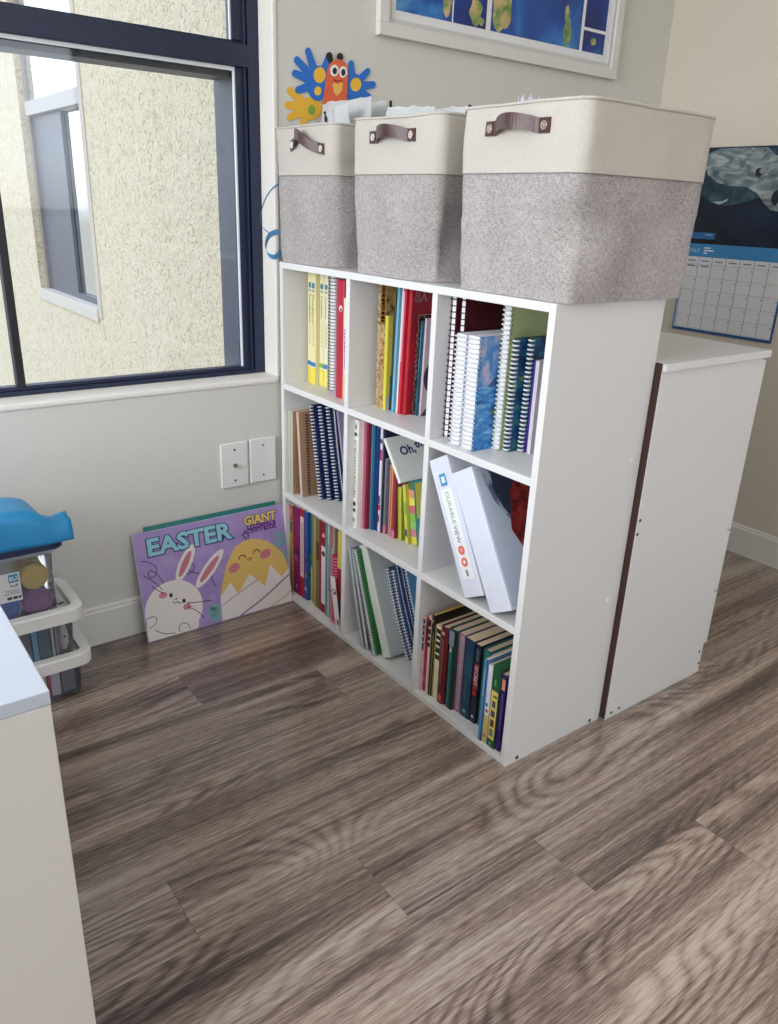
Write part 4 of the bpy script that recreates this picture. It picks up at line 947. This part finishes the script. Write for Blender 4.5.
for k, (x0, z0, x1, z1) in enumerate(((.519, 1.498, .5235, 1.60), (.638, 1.498, .655, 1.60), (.5235, 1.593, .655, 1.60), (1.012, 1.498, 1.024, 1.63), (1.012, 1.552, 1.121, 1.560))):
    q.art(MPT, rect(x0, z0, x1, z1), mat((234, 236, 240), .5, .01, 20), .0009 + k * .00005)
q.art(MPT, rect(.5235, 1.499, .638, 1.593), DEEP, .0007); q.art(MPT, rect(1.024, 1.499, 1.121, 1.552), DEEP, .0007); q.art(MPT, rect(1.024, 1.560, 1.121, 1.70), DEEP, .0007)
rn = random.Random(5)
def blob(cx, cz, rx, rz, seed, n=26):
    return [(cx + rx * math.cos(2*PI*i/n) * (1 + .35 * noise.noise(Vector((math.cos(2*PI*i/n) * 1.6 + seed, math.sin(2*PI*i/n) * 1.6, 0)))), cz + rz * math.sin(2*PI*i/n) * (1 + .35 * noise.noise(Vector((math.cos(2*PI*i/n) * 1.6, math.sin(2*PI*i/n) * 1.6 + seed, 4))))) for i in range(n)]
for k, a in enumerate(((.690, 1.56, .036, .060, 1), (.955, 1.535, .014, .034, 2), (.945, 1.58, .010, .022, 3), (.500, 1.535, .013, .028, 4), (.60, 1.535, .020, .030, 5), (.62, 1.515, .010, .010, 6), (1.07, 1.527, .012, .010, 9), (.44, 1.75, .08, .12, 10), (.74, 1.80, .12, .12, 11), (1.0, 1.76, .07, .06, 12), (.47, 1.60, .05, .05, 13))):
    q.art(MPT, blob(*a), LAND, .0012 + k * .00005)
q.build('map_print', mp)
fr('mat_border', .0408, .058, -.0068, -.006, mat((236, 236, 236), .5, .01, 20)) if False else None

# ------------------------------------------------------------------ wall plates
def plate(name, label, cat, x, zz, screws):
    r = thing(name, label, cat, (x, WY, zz)); q = MB()
    q.box((0, -.0065, 0), (.0775, -.0003, .1215), mat((232, 232, 230), .35, .01, 20), .0028); q.build('cover_plate', r)
    for (u, v, rr, kind) in screws:
        q = MB()
        if kind == 'screw': q.cyl((u, -.0065, v), (0, -1, 0), rr, .0012, mat((120, 116, 112), .4, .05, metal=.5), 14); q.build('screw', r)
        else:
            g_ = mat((150, 140, 126), .3, .05, metal=.8); q.cyl((u, -.0065, v), (0, -1, 0), rr, .004, g_, 6); q.cyl((u, -.0105, v), (0, -1, 0), rr * .7, .005, g_, 14); q.build('cable_connector', r)
    return r
plate('wall_plate', 'white wall plate with a round cable connector below the window', 'wall plate', -.1715, .3465, [(.039, .102, .0032, 'screw'), (.039, .060, .0058, 'jack'), (.039, .019, .0032, 'screw')])
plate('wall_plate', 'plain white blank wall plate close beside the bookcase', 'wall plate', -.0885, .3480, [(.039, .102, .0028, 'screw'), (.039, .019, .0028, 'screw')])

# ------------------------------------------------------------------ big colouring books on the floor
def ebook(label, x0, x1, y0, lean, h, th, col, name='giant_colouring_book', pcol=PAPER):
    r = thing(name, label, 'colouring book', (x0, y0, .0006 + th * math.sin(math.radians(0))), (-math.radians(lean), 0, 0))
    w = x1 - x0; t = .0006
    p = MB(); p.box((.001, t + .0002, .0006), (w - .001, th - t - .0002, h - .0006), pcol); p.build('pages', r)
    return r, w, t
LEAN = 11.2
r, w, t = ebook('teal colouring book half hidden behind the purple Easter one', -.385, -.018, .0260, LEAN, .290, .0048, (30, 96, 100))
q = MB(); TE = mat((40, 122, 122), .4, .06); q.box((0, 0, 0), (w, t, .291), TE); q.box((0, .0048 - t, 0), (w, .0048, .291), TE); q.box((-.0007, 0, 0), (0, .0048, .291), TE); q.build('cover', r)
EW, EH = .420, .281
r, w, t = ebook('purple giant Easter colouring book with a bunny and a hatching chick', -.419, .001 - .002, .0195, LEAN, EH, .0058, (150, 120, 190))
EW = w
q = MB()
PURP = picture_material('purple_cover_print', 14, [(0.3, (160, 136, 196)), (0.6, (174, 150, 208)), (0.8, (190, 170, 218))])
LIL = mat((214, 206, 226), .4, .03)
q.box((0, 0, 0), (w, t, EH), PURP); q.box((0, .0058 - t, 0), (w, .0058, EH), LIL); q.box((-.0007, 0, 0), (0, .0058, EH), LIL)
def ET(u, v, o): return Vector((u * EW, -o, v * EH))
def eart(pts, c, lay): q.art(ET, [(min(max(u, .003), .997), min(max(v, .003), .997)) for u, v in pts], mat(c, .42, .03, 60), .0002 + .00012 * lay)
def eline(pts, wd, c, lay):
    wd *= 1.35
    if len(pts) > 2:
        for _ in range(2):
            Q = [pts[0]]
            for a, b in zip(pts[:-1], pts[1:]): Q += [(a[0] * .75 + b[0] * .25, a[1] * .75 + b[1] * .25), (a[0] * .25 + b[0] * .75, a[1] * .25 + b[1] * .75)]
            pts = Q + [pts[-1]]
    P2 = [(u * EW, v * EH) for u, v in pts]
    for k, qd in enumerate(stroke(P2, wd)):
        qd = [(min(max(a / EW, .002), .998), min(max(b / EH, .002), .998)) for a, b in qd]
        eart(qd, c, lay + .08 * (k % 8))
def ecirc(u, v, r_, c, lay, r2=None, rot=0): eart([(a / EW, b / EH) for a, b in circ(u * EW, v * EH, r_, r2, 28, rot)], c, lay)
DKP_ = (58, 38, 88)
# curls
eline([(.03, .75), (.06, .74), (.10, .70), (.12, .65), (.10, .59), (.07, .58), (.055, .62), (.07, .66), (.11, .62), (.14, .52), (.16, .44)], .0016, DKP_, 1)
eline([(.24, .55), (.30, .53), (.345, .56), (.35, .61), (.32, .63), (.305, .58), (.33, .54), (.40, .50)], .0016, DKP_, 1)
eline([(.55, .65), (.49, .60), (.455, .52), (.45, .42), (.47, .36)], .0016, DKP_, 1)
for (u, v, rr) in ((.55, .66, .012), (.47, .70, .008), (.39, .60, .009), (.30, .70, .010), (.95, .66, .010), (.44, .25, .010)): ecirc(u, v, rr, (176, 154, 212), .5)
# flowers
for (u, v, rr) in ((.445, .06, .013), (.42, .12, .012), (.47, .12, .011), (.44, .16, .010), (.955, .70, .013), (.985, .62, .011), (.93, .62, .010), (.97, .52, .010), (.985, .45, .009)):
    ecirc(u, v, rr, (126, 172, 178), 1.5)
# bunny
ecirc(.187, .245, .077, (238, 232, 228), 2.2, .076); ecirc(.15, .06, .075, (238, 232, 228), 2.0, .05)
def ear(tip, b0, b1, lay):
    bx, by = (b0[0] + b1[0]) / 2 * EW, (b0[1] + b1[1]) / 2 * EH; tx, ty = tip[0] * EW, tip[1] * EH
    L = math.hypot(tx - bx, ty - by); a = math.atan2(ty - by, tx - bx)
    ecirc((bx + tx) / 2 / EW, (by + ty) / 2 / EH, L / 2 * 1.12, (238, 232, 228), lay, .0165, a)
    ecirc((bx * .52 + tx * .48) / EW, (by * .52 + ty * .48) / EH, L / 2 * .78, (204, 126, 142), lay + .2, .0085, a)
ear((.354, .783), (.202, .528), (.268, .481), 2.3); ear((.538, .675), (.324, .436), (.387, .376), 2.3)
ecirc(.129, .400, .011, (216, 136, 150), 3, .0085); ecirc(.268, .236, .011, (216, 136, 150), 3, .0085)
ecirc(.177, .381, .0045, (30, 24, 30), 3.2, .0058); ecirc(.253, .299, .0045, (30, 24, 30), 3.2, .0058)
ecirc(.206, .335, .0035, (180, 90, 110), 3.2, .0025)
eline([(.185, .32), (.19, .30), (.205, .297), (.212, .315), (.222, .285), (.238, .285)], .0014, (60, 40, 50), 3.4)
eline([(.03, .62), (.09, .54), (.13, .45)], .0015, (60, 40, 60), 3.6); eline([(.07, .50), (.10, .46), (.135, .41)], .0015, (60, 40, 60), 3.6)
eline([(.27, .27), (.34, .25), (.43, .235)], .0015, (60, 40, 60), 3.6); eline([(.27, .235), (.33, .17), (.37, .08)], .0015, (60, 40, 60), 3.6)
eline([(.01, .22), (.05, .235), (.075, .20), (.06, .15), (.02, .13)], .0014, (70, 56, 80), 3.6); eline([(.20, .02), (.195, .07), (.225, .10), (.262, .07), (.268, .02)], .0014, (70, 56, 80), 3.6)
eline([(.05, .10), (.10, .04), (.17, .02)], .0014, (70, 56, 80), 3.8)
# egg and chick
egg = [(.485, .004), (.488, .12), (.491, .239), (.508, .331), (.559, .533), (.600, .625), (.639, .691), (.69, .722), (.742, .730), (.80, .712), (.864, .669), (.915, .60), (.961, .525), (.985, .43), (.997, .34), (.997, .004)]
eart(egg, (232, 196, 112), 2.0)
zig = [(.491, .235), (.572, .356), (.616, .215), (.710, .392), (.809, .229), (.862, .427), (.939, .284), (.997, .347)]
for k, (a, b, c) in enumerate(((0, 1, 2), (2, 3, 4), (4, 5, 6), (6, 7, 7))):
    pts = [(zig[a][0], .12), zig[a], zig[b]] + ([zig[c]] if c != b else []) + [(zig[c][0], .12)]
    eart(pts, (236, 230, 226), 2.6 + .05 * k)
eart([(.486, .004), (.489, .14), (.997, .14), (.997, .004)], (236, 230, 226), 3.0)
eline([(.495, .152), (.60, .22), (.763, .315)], .003, (206, 176, 190), 3.3); eline([(.616, .006), (.80, .12), (.995, .285)], .0035, (150, 120, 170), 3.3); eline([(.836, .006), (.93, .06), (.995, .115)], .003, (206, 190, 150), 3.3)
ecirc(.609, .486, .017, (214, 126, 140), 3.2, .0125, .3); ecirc(.839, .547, .017, (214, 126, 140), 3.2, .0125, .3)
eline([(.648, .555), (.655, .583), (.672, .592), (.690, .583), (.698, .558)], .002, (60, 44, 40), 3.4); eline([(.752, .578), (.760, .605), (.776, .613), (.793, .603), (.800, .580)], .002, (60, 44, 40), 3.4)
ecirc(.724, .536, .0085, (214, 140, 80), 3.4, .0048, .1)
eline([(.715, .735), (.700, .775), (.690, .79)], .002, DKP_, 3.4); eline([(.728, .735), (.735, .79), (.728, .80)], .002, DKP_, 3.4)
# lettering
def etext(s_, u, v, size, c, lay, bold, sx=1.0, rot=0): q.text(lambda a, b, o: Vector((a, -o, b)), s_, u * EW, v * EH, size, mat(c, .42, .03, 60), .0002 + .00012 * lay, rot, bold, sx)
etext('EASTER', .070, .782, .060, (44, 66, 124), 4.0, .080, 1.14); etext('EASTER', .070, .784, .060, (150, 210, 220), 4.6, .035, 1.14)
etext('GIANT', .712, .868, .034, DKP_, 4.0, .09, .94); etext('GIANT', .712, .869, .034, (234, 208, 120), 4.6, .04, .94)
etext('COLORING &', .728, .826, .0155, (110, 40, 140), 4.0, .05, .92); etext('ACTIVITY BOOK', .700, .785, .0155, (110, 40, 140), 4.0, .05, .86)
q.build('cover', r)

# ------------------------------------------------------------------ storage bins by the window wall
PLASTIC = clear('clear_bin_plastic', (240, 243, 246), rough=.10, fog=.08)
RIM = mat((240, 240, 237), .4, .02, 30)
BYF, BYB = -.128, .060
def rbox(m, x0, x1, y0, y1, z0, z1, rad, mt, cap0=True, cap1=False, taper=0.0, n=6):
    rows = []
    for zz, k in ((z0, taper), (z1, 0)):
        rows.append([Vector((u, v, zz)) for u, v in rrect(x0 + k, x1 - k, y0 + k, y1 - k, rad, n, 3)])
    m.grid(rows, mt, close_v=True)
    if cap0: m.face(rows[0], mt)
    if cap1: m.face(rows[1], mt)
def ring(m, x0, x1, y0, y1, z0, z1, rad, wd, mt):
    o = rrect(x0, x1, y0, y1, rad, 6, 3); i = rrect(x0 + wd, x1 - wd, y0 + wd, y1 - wd, max(.004, rad - wd), 6, 3); bv = .003
    o2 = rrect(x0 + bv, x1 - bv, y0 + bv, y1 - bv, rad - bv, 6, 3)
    rows = [[Vector((u, v, z0)) for u, v in i], [Vector((u, v, z0)) for u, v in o], [Vector((u, v, z1 - bv)) for u, v in o], [Vector((u, v, z1)) for u, v in o2], [Vector((u, v, z1)) for u, v in i], [Vector((u, v, z1 - .016)) for u, v in i]]
    m.grid(rows, mt, close_v=True)
def bin_(label, x0, x1, z0, zt, zl, y0=BYF, y1=BYB, rimw=.022, base=None, inset=.020, rim_mat=RIM, lid='ring'):
    cx_, cy_ = (x0 + x1) / 2, (y0 + y1) / 2
    r = thing('storage_bin', label, 'storage bin', (cx_, cy_, z0), (0, 0, 0), 'clear storage bins stacked by the wall')
    X0, X1, Y0_, Y1_ = x0 - cx_, x1 - cx_, y0 - cy_, y1 - cy_
    m = MB(); rbox(m, X0 + inset, X1 - inset, Y0_ + inset, Y1_ - inset, .0005, zt - z0, .022, PLASTIC, True, False, .006); m.build('tub', r, smooth=False)
    m = MB(); ring(m, X0, X1, Y0_, Y1_, zt - z0 - .004, zl - z0, .032, rimw, rim_mat)
    a = rrect(X0 + rimw, X1 - rimw, Y0_ + rimw, Y1_ - rimw, .012, 6, 3); m.face([Vector((u, v, zl - z0 - .016)) for u, v in a], rim_mat)
    m.build('lid', r, smooth=False)
    return r
bin_('lowest clear bin of the stack, standing on the floor under a white lid', -1.00, -.590, .0008, .086, .111)
bin_('second clear bin from the floor, showing folders under a white lid', -1.00, -.597, .0968, .198, .2245, y1=.052)
# upper bin: navy lid
NAVYL = mat((30, 48, 92), .35, .06, 30)
r = thing('storage_bin', 'topmost clear bin of the stack with a navy blue lid and white sticker', 'storage bin', (-.815, -.035, .2095), (0, 0, 0), 'clear storage bins stacked by the wall')
o_ = Vector((-.815, -.035, .2095)); ux0, ux1, uy0, uy1 = -.985, -.642, -.1020, .026
m = MB(); rbox(m, ux0 - o_.x, ux1 - o_.x, uy0 - o_.y, uy1 - o_.y, .0005, .154, .016, PLASTIC, True, False, .004); m.build('tub', r, smooth=False)
m = MB(); ring(m, ux0 - .010 - o_.x, ux1 + .012 - o_.x, uy0 - .010 - o_.y, uy1 + .010 - o_.y, .148, .156, .022, .012, mat((170, 180, 192), .4)); m.build('tub_rim', r, smooth=False)
m = MB(); rbox(m, ux0 - .014 - o_.x, ux1 + .020 - o_.x, uy0 - .016 - o_.y, uy1 + .014 - o_.y, .156, .178, .024, NAVYL, True, True); m.build('lid', r, smooth=False)
m = MB(); fy = uy0 - .0009 - o_.y
m.box((-.780 - o_.x, fy, .262 - o_.z), (-.713 - o_.x, fy + .0006, .326 - o_.z), mat((232, 234, 236), .45, .02), .0002)
ST = lambda u, v, o: Vector((u - o_.x, fy - o, v - o_.z))
m.art(ST, rect(-.735, .3045, -.7165, .3225), mat((60, 150, 190), .45), .0003); m.text(ST, 'EU', -.7335, .3085, .0125, mat((236, 240, 244), .45), .0005, bold=.03); m.text(ST, 'Stuff', -.7335, .2945, .0085, mat((110, 114, 120), .45), .0003, bold=.02)
for k, (a, b, zz) in enumerate(((-.745, -.716, .2865), (-.742, -.716, .2825), (-.748, -.716, .279), (-.742, -.733, .267), (-.731, -.722, .267), (-.720, -.715, .267))): m.art(ST, rect(a, zz, b, zz + (.0015 if k < 3 else .006)), mat((150, 152, 156) if k < 3 else (60, 62, 70), .5), .0003)
st_ = m.build('sticker', r)
# what the bins hold
def tub(label, x, zz, c, rr=.030):
    t_ = thing('dough_tub', label, 'tub', (x, -.086, zz), (0, 0, 0), 'modelling dough tubs in the top bin'); mt = mat(c, .5, .04)
    m = MB(); m.cyl((0, .006, 0), (0, 1, 0), rr * .94, .060, mt, 24); m.build('pot', t_)
    m = MB(); m.cyl((0, -.006, 0), (0, 1, 0), rr, .012, mt, 28); m.torus((0, -.006, 0), (0, 1, 0), rr * .86, .0022, mt, 28, 6); m.build('lid', t_)
tub('yellow lidded dough tub lying in the top bin', -.683, .302, (232, 202, 116), .0285); tub('purple lidded dough tub below the yellow one in the top bin', -.683, .2435, (160, 100, 160), .0300); tub('blue lidded dough tub behind the sticker of the top bin', -.748, .2430, (76, 120, 200), .0300)
def sheet(name, label, cat, x0, x1, y0, y1, z0, z1, c, grp=None, lean=0.0, rot=0):
    m = MB(); m.box((-(x1 - x0) / 2, y0 - (y0 + y1) / 2, 0), ((x1 - x0) / 2, y1 - (y0 + y1) / 2, z1 - z0), mat(c, .6, .05, 50), .0008)
    o = m.build(name); o.location = ((x0 + x1) / 2, (y0 + y1) / 2, z0); o.rotation_euler = (0, lean, rot)
    return tag(o, label, cat, grp)
gb = 'folders and papers in the two lower bins'
sheet('folder', 'cream folder standing in the lowest bin', 'folder', -.740, -.690, -.100, .020, .009, .080, (226, 216, 206), gb)
sheet('folder', 'magenta edged folder standing in the lowest bin', 'folder', -.6885, -.683, -.100, .020, .009, .082, (196, 30, 96), gb)
sheet('folder', 'pale lilac folder standing in the lowest bin', 'folder', -.6815, -.662, -.100, .020, .009, .080, (214, 206, 226), gb)
sheet('folder', 'slate grey pouch standing at the right end of the lowest bin', 'pouch', -.658, -.630, -.098, .020, .009, .072, (110, 116, 128), gb)
sheet('folder', 'grey folder in the second bin left of the light blue one', 'folder', -.735, -.710, -.100, .015, .104, .180, (120, 118, 124), gb)
sheet('folder', 'light blue folder standing in the second bin', 'folder', -.708, -.697, -.102, .015, .104, .178, (104, 176, 210), gb)
sheet('folder', 'dull teal folder standing in the second bin', 'folder', -.695, -.672, -.098, .015, .104, .180, (84, 112, 124), gb)
sheet('folder', 'thin white folder slanting in the second bin', 'folder', -.669, -.664, -.102, .015, .104, .178, (222, 220, 218), gb)
sheet('folder', 'thin grey folder slanting beside the white one in the second bin', 'folder', -.6615, -.656, -.102, .015, .104, .178, (150, 150, 156), gb)
m = MB()
P = []
for i in range(9):
    a = -PI/2 + PI * i / 8; P.append([Vector((.0135 * math.cos(a) * math.cos(2*PI*j/12) * (1 + .1 * noise.noise(Vector((i, j, 0)))), .030 * math.cos(a) * math.sin(2*PI*j/12), .036 + .036 * math.sin(a))) for j in range(12)])
m.grid(P, mat((226, 214, 212), .8, .06, 80), close_v=True); pl = tag(m.build('plush_toy', smooth=True, loc=(-.640, -.065, .1005)), 'white plush toy at the right end of the second bin', 'toy')
m = MB(); m.cyl((0, -.0305, .045), (0, 1, 0), .0022, .003, mat((60, 50, 56), .5), 10); m.build('eye', pl)
# papers on the second bin's lid
m = MB(); m.box((-.044, -.03, 0), (.0, .03, .0012), mat((222, 220, 226), .6, .03))
LT = lambda u, v, o: Vector((u, v, .0012 + o))
for k, (u, v) in enumerate(((-.012, .008), (-.018, -.006), (-.008, -.014))): m.art(LT, rect(u - .008, v - .004, u + .006, v + .003), mat((40, 50, 110), .5), .0003)
pp = tag(m.build('printed_card', loc=(-.628, -.045, .2092)), 'white card printed with dark blue strokes lying on the second bin lid', 'card'); pp.rotation_euler = (0, 0, .35)

# blue foam sheet draped over the top bin
def blue_sheet():
    m = MB(); BL = mat((40, 150, 212), .42, .04, 30)
    nx, ny = 40, 26; top, bot = [], []
    for i in range(nx + 1):
        u = i / nx; x = -1.00 + .392 * u; a, b2 = [], []
        crest = .464 if x < -.70 else .464 - .030 * min(1, (x + .70) / .06)          # high fold at the left, lower flap at the right
        crest += .006 * math.exp(-((x + .672) / .018) ** 2)
        for j in range(ny + 1):
            v = j / ny
            if v < .30:                      # front drape
                t = v / .30; y = -.140 + .012 * math.sin(t * PI * .5) - .003; zz = .3905 + (crest - .012 - .3905) * t
                y = -.146 + .006 * (1 - math.cos(t * PI * .5)) + .002 * math.sin(x * 40)
            else:
                t = (v - .30) / .70; y = -.140 + (.150) * t; zz = crest - .012 * (1 - min(1, t * 6)) ** 2 - .018 * t * t + .004 * math.sin(t * 5 + x * 14) * t
                if x > -.665: y = -.140 + .075 * t
                if x > -.66: zz += -.004 * t + .010 * math.exp(-((t - .55) / .12) ** 2) * (x + .66) / .052
            zz = max(zz, .3902)
            p = Vector((x, y, zz)); a.append(p)
            b2.append(p + (Vector((0, .0022, 0)) if v < .30 else Vector((0, .0006, -.0022))))
        top.append(a); bot.append(b2)
    m.grid(top, BL); m.grid(bot, BL)
    rim = [(top[i][0], bot[i][0]) for i in range(nx + 1)] ; m.grid([[p for p, _ in rim], [p2 for _, p2 in rim]], BL)
    m.grid([top[-1], bot[-1]], BL); m.grid([top[0], bot[0]], BL); m.grid([[r_[-1] for r_ in top], [r_[-1] for r_ in bot]], BL)
    return tag(m.build('foam_sheet', smooth=True), 'bright blue foam sheet draped over the navy lid of the topmost bin', 'foam sheet')
blue_sheet()

# ------------------------------------------------------------------ wall calendar
cal = thing('wall_calendar', 'wall calendar with a swimming polar bear picture hanging on the side wall', 'calendar', (XR, -.2705, .698))
c0 = Vector((XR, -.2705, .698))
def CT(y, zz, o): return Vector((-.0055 - o, y - c0.y, zz - c0.z))
YL_, YR_ = -.0935, -.4480
m = MB(); CBL = mat((34, 96, 160), .4, .04); WPg = mat((222, 224, 230), .5, .02, 30); BAN = mat((60, 136, 196), .4, .03)
m.box((-.0055, YR_ - c0.y, .0), (-.0004, YL_ - c0.y, .276), mat((32, 82, 136), .45, .04))
m.art(CT, rect(YL_ - .004, .707, YR_ + .004, .975), WPg, .0003); m.art(CT, rect(YL_, .936, YR_, .976), BAN, .0005)
m.art(CT, rect(YL_ - .001, .702, YL_ - .006, .936), BAN, .0006)
m.text(CT, 'MAY', -.113, .9485, .0185, mat((170, 206, 232), .4), .0008, 0, .0, -1.0)
for k, (t_, zz) in enumerate((('Mayo', .962), ('Maj / May', .954), ('Mai', .946))): m.art(CT, rect(-.165, zz, -.165 - (.022, .036, .012)[k], zz + .004), mat((226, 236, 244), .5), .0008)
GL = mat((70, 120, 170), .5)
cw = (YL_ - .0105 - (YR_ + .004)) / 7
for i in range(8):
    y = YL_ - .0105 - cw * i; m.art(CT, rect(y + .0008, .709, y - .0008, .934), GL, .0006)
for k in range(6):
    zz = .912 - k * .0405; m.art(CT, rect(YL_ - .007, zz, YR_ + .004, zz + .0009), mat((150, 156, 170), .5), .00055)
for i in range(7):
    y = YL_ - .0105 - cw * i
    m.art(CT, rect(y - .010, .922, y - .038, .9255), mat((120, 126, 136), .5), .0007)
    for k in range(5): m.art(CT, rect(y - .041, .902 - k * .0405, y - .046, .9055 - k * .0405), mat((150, 154, 160), .5), .0007)
    if i < 2: m.art(CT, rect(y - .010, .906, y - .038, .9095), mat((110, 30, 44), .5), .0007)
m.build('month_page', cal)
m = MB(); m.box((-.0048, YR_ - c0.y, .2775), (-.0004, YL_ - c0.y, .564), mat((14, 22, 44), .3, .1, 20))
CT2 = lambda y, zz, o: Vector((-.0048 - o, y - c0.y, zz - c0.z))
DEEPW = picture_material('deep_water_print', 6.0, [(0.3, (6, 12, 30)), (0.55, (12, 30, 56)), (0.75, (20, 50, 78))], rough=.25)
m.art(CT2, rect(YL_ - .001, .9765, YR_ + .001, 1.2610), DEEPW, .0003)
BEAR = picture_material('polar_bear_print', 16.0, [(0.3, (66, 82, 92)), (0.5, (112, 126, 132)), (0.68, (166, 172, 172))], stretch=(1, 1, 2.2), dist=1.2, rough=.25)
BEARD = picture_material('polar_bear_dim_print', 14.0, [(0.3, (18, 38, 50)), (0.5, (36, 64, 76)), (0.7, (60, 88, 96))], dist=1.0, rough=.25)
m.art(CT2, [(-.0950, 1.225), (-.105, 1.165), (-.125, 1.125), (-.16, 1.10), (-.21, 1.092), (-.26, 1.10), (-.31, 1.115), (-.34, 1.13), (-.40, 1.16), (-.40, 1.24), (-.30, 1.257), (-.15, 1.255), (-.10, 1.245)], BEARD, .0005)
m.art(CT2, [(-.108, 1.225), (-.13, 1.185), (-.17, 1.160), (-.22, 1.150), (-.27, 1.148), (-.31, 1.130), (-.335, 1.105), (-.36, 1.085), (-.40, 1.078), (-.44, 1.09), (-.446, 1.15), (-.43, 1.19), (-.40, 1.215), (-.37, 1.226), (-.345, 1.236), (-.325, 1.252), (-.315, 1.2575), (-.23, 1.2585), (-.16, 1.2575), (-.125, 1.245)], BEAR, .0007)
m.art(CT2, circ(-.303, 1.189, .012, .013), mat((18, 22, 30), .3), .0009); m.art(CT2, circ(-.315, 1.193, .012, .008), mat((120, 132, 136), .3), .0011)
m.art(CT2, circ(-.309, 1.2485, .004, .003), mat((16, 18, 26), .3), .0009)
m.art(CT2, circ(-.375, 1.118, .018, .022), mat((20, 26, 36), .3), .0009); m.art(CT2, circ(-.40, 1.10, .022, .010), mat((140, 150, 152), .3), .0010)
m.art(CT2, [(-.165, 1.103), (-.20, 1.106), (-.218, 1.115), (-.214, 1.106), (-.19, 1.096)], mat((150, 168, 172), .3), .0009)
m.art(CT2, rect(YL_ - .008, .991, YL_ - .102, 1.011), mat((40, 96, 156), .35), .0009); m.art(CT2, rect(-.160, 1.003, -.186, 1.0055), mat((170, 200, 226), .4), .0012)
m.build('photo_page', cal)
m = MB(); m.cyl((-.0062, 0, .557), (1, 0, 0), .003, .006, mat((170, 170, 174), .3, .03, metal=.8), 12); m.build('nail', cal)

# ------------------------------------------------------------------ ceiling lamps
def lamp(label, x, y):
    r = thing('ceiling_light', label, 'ceiling light', (x, y, ZC), (0, 0, 0), 'ceiling light panels')
    m = MB()
    for a, b in (((-.62, -.32, -.03), (.62, -.30, -.001)), ((-.62, .30, -.03), (.62, .32, -.001)), ((-.62, -.30, -.03), (-.60, .30, -.001)), ((.60, -.30, -.03), (.62, .30, -.001))): m.box(a, b, TRIM)
    m.build('frame', r)
    em, nt, b = nodes('lamp_diffuser'); b.inputs['Base Color'].default_value = (1, 1, 1, 1); b.inputs['Emission Color'].default_value = LAMP_COL; b.inputs['Emission Strength'].default_value = LAMP
    m = MB(); m.face([(-.60, -.30, -.022), (.60, -.30, -.022), (.60, .30, -.022), (-.60, .30, -.022)], em); m.build('diffuser', r)
LAMP, LAMP_COL = 1.4, (1.0, .90, .77, 1)
lamp('ceiling light panel above the reading corner', -.5, -1.9)
lamp('ceiling light panel further from the window wall', -.5, -3.3)

# ------------------------------------------------------------------ daylight
wd = bpy.data.worlds.new('overcast_sky'); scene.world = wd; wd.use_nodes = True; nt = wd.node_tree
bg = nt.nodes['Background']; tc = nt.nodes.new('ShaderNodeTexCoord'); sp = nt.nodes.new('ShaderNodeSeparateXYZ'); nt.links.new(tc.outputs['Generated'], sp.inputs[0])
r_ = ramp(nt, mnode(nt, 'ADD', mnode(nt, 'MULTIPLY', sp.outputs[2], .5), .5), [(0.0, (120, 116, 108)), (0.485, (140, 138, 130)), (0.515, (230, 238, 249)), (1.0, (196, 217, 254))])
nt.links.new(r_.outputs[0], bg.inputs[0]); bg.inputs[1].default_value = 3.4
def area_light(name, loc, rot, sx, sy, power, col):
    l = bpy.data.lights.new(name, 'AREA'); l.shape = 'RECTANGLE'; l.size = sx; l.size_y = sy; l.energy = power; l.color = col
    o = bpy.data.objects.new(name, l); COL.objects.link(o); o.location = loc; o.rotation_euler = rot
# sky seen through the left-wall window
area_light('opening_area_light', (XL - .02, (LY0 + LY1) / 2, (LZ0 + LZ1) / 2), (0, -PI / 2, 0), LZ1 - LZ0 - .1, LY1 - LY0 - .1, 67, (.96, .98, 1.0))

area_light('opening_area_light', ((BX0 + BX1) / 2, YB - .02, (BZ0 + BZ1) / 2), (PI / 2, 0, 0), BX1 - BX0 - .1, BZ1 - BZ0 - .1, 5, (1.0, .96, .90))  # added fill from the made-up back window, brightens faces turned to the camera

# ------------------------------------------------------------------ camera
cam = bpy.data.cameras.new('camera'); co = bpy.data.objects.new('camera', cam); COL.objects.link(co)
Mr = [[0.8020514663549962, -0.5960834926581515, 0.03738870281595352], [-0.18906520785626127, -0.31277856634140355, -0.9308189488916118], [0.56654019495184, 0.7394958000001594, -0.3635631572176359]]
R_, D_, F_ = (Vector(v) for v in Mr)
mw = Matrix((( R_.x, -D_.x, -F_.x, -.9891), (R_.y, -D_.y, -F_.y, -1.7019), (R_.z, -D_.z, -F_.z, 1.0503), (0, 0, 0, 1)))
co.matrix_world = mw
cam.sensor_fit = 'VERTICAL'; cam.sensor_height = 24.0; cam.lens = 781.54 / 1024 * 24.0; cam.clip_start = .02
scene.camera = co
vs = scene.view_settings; vs.view_transform = 'Standard'; vs.look = 'None'; vs.exposure = 0.0; vs.gamma = 1.0; vs.use_curve_mapping = False
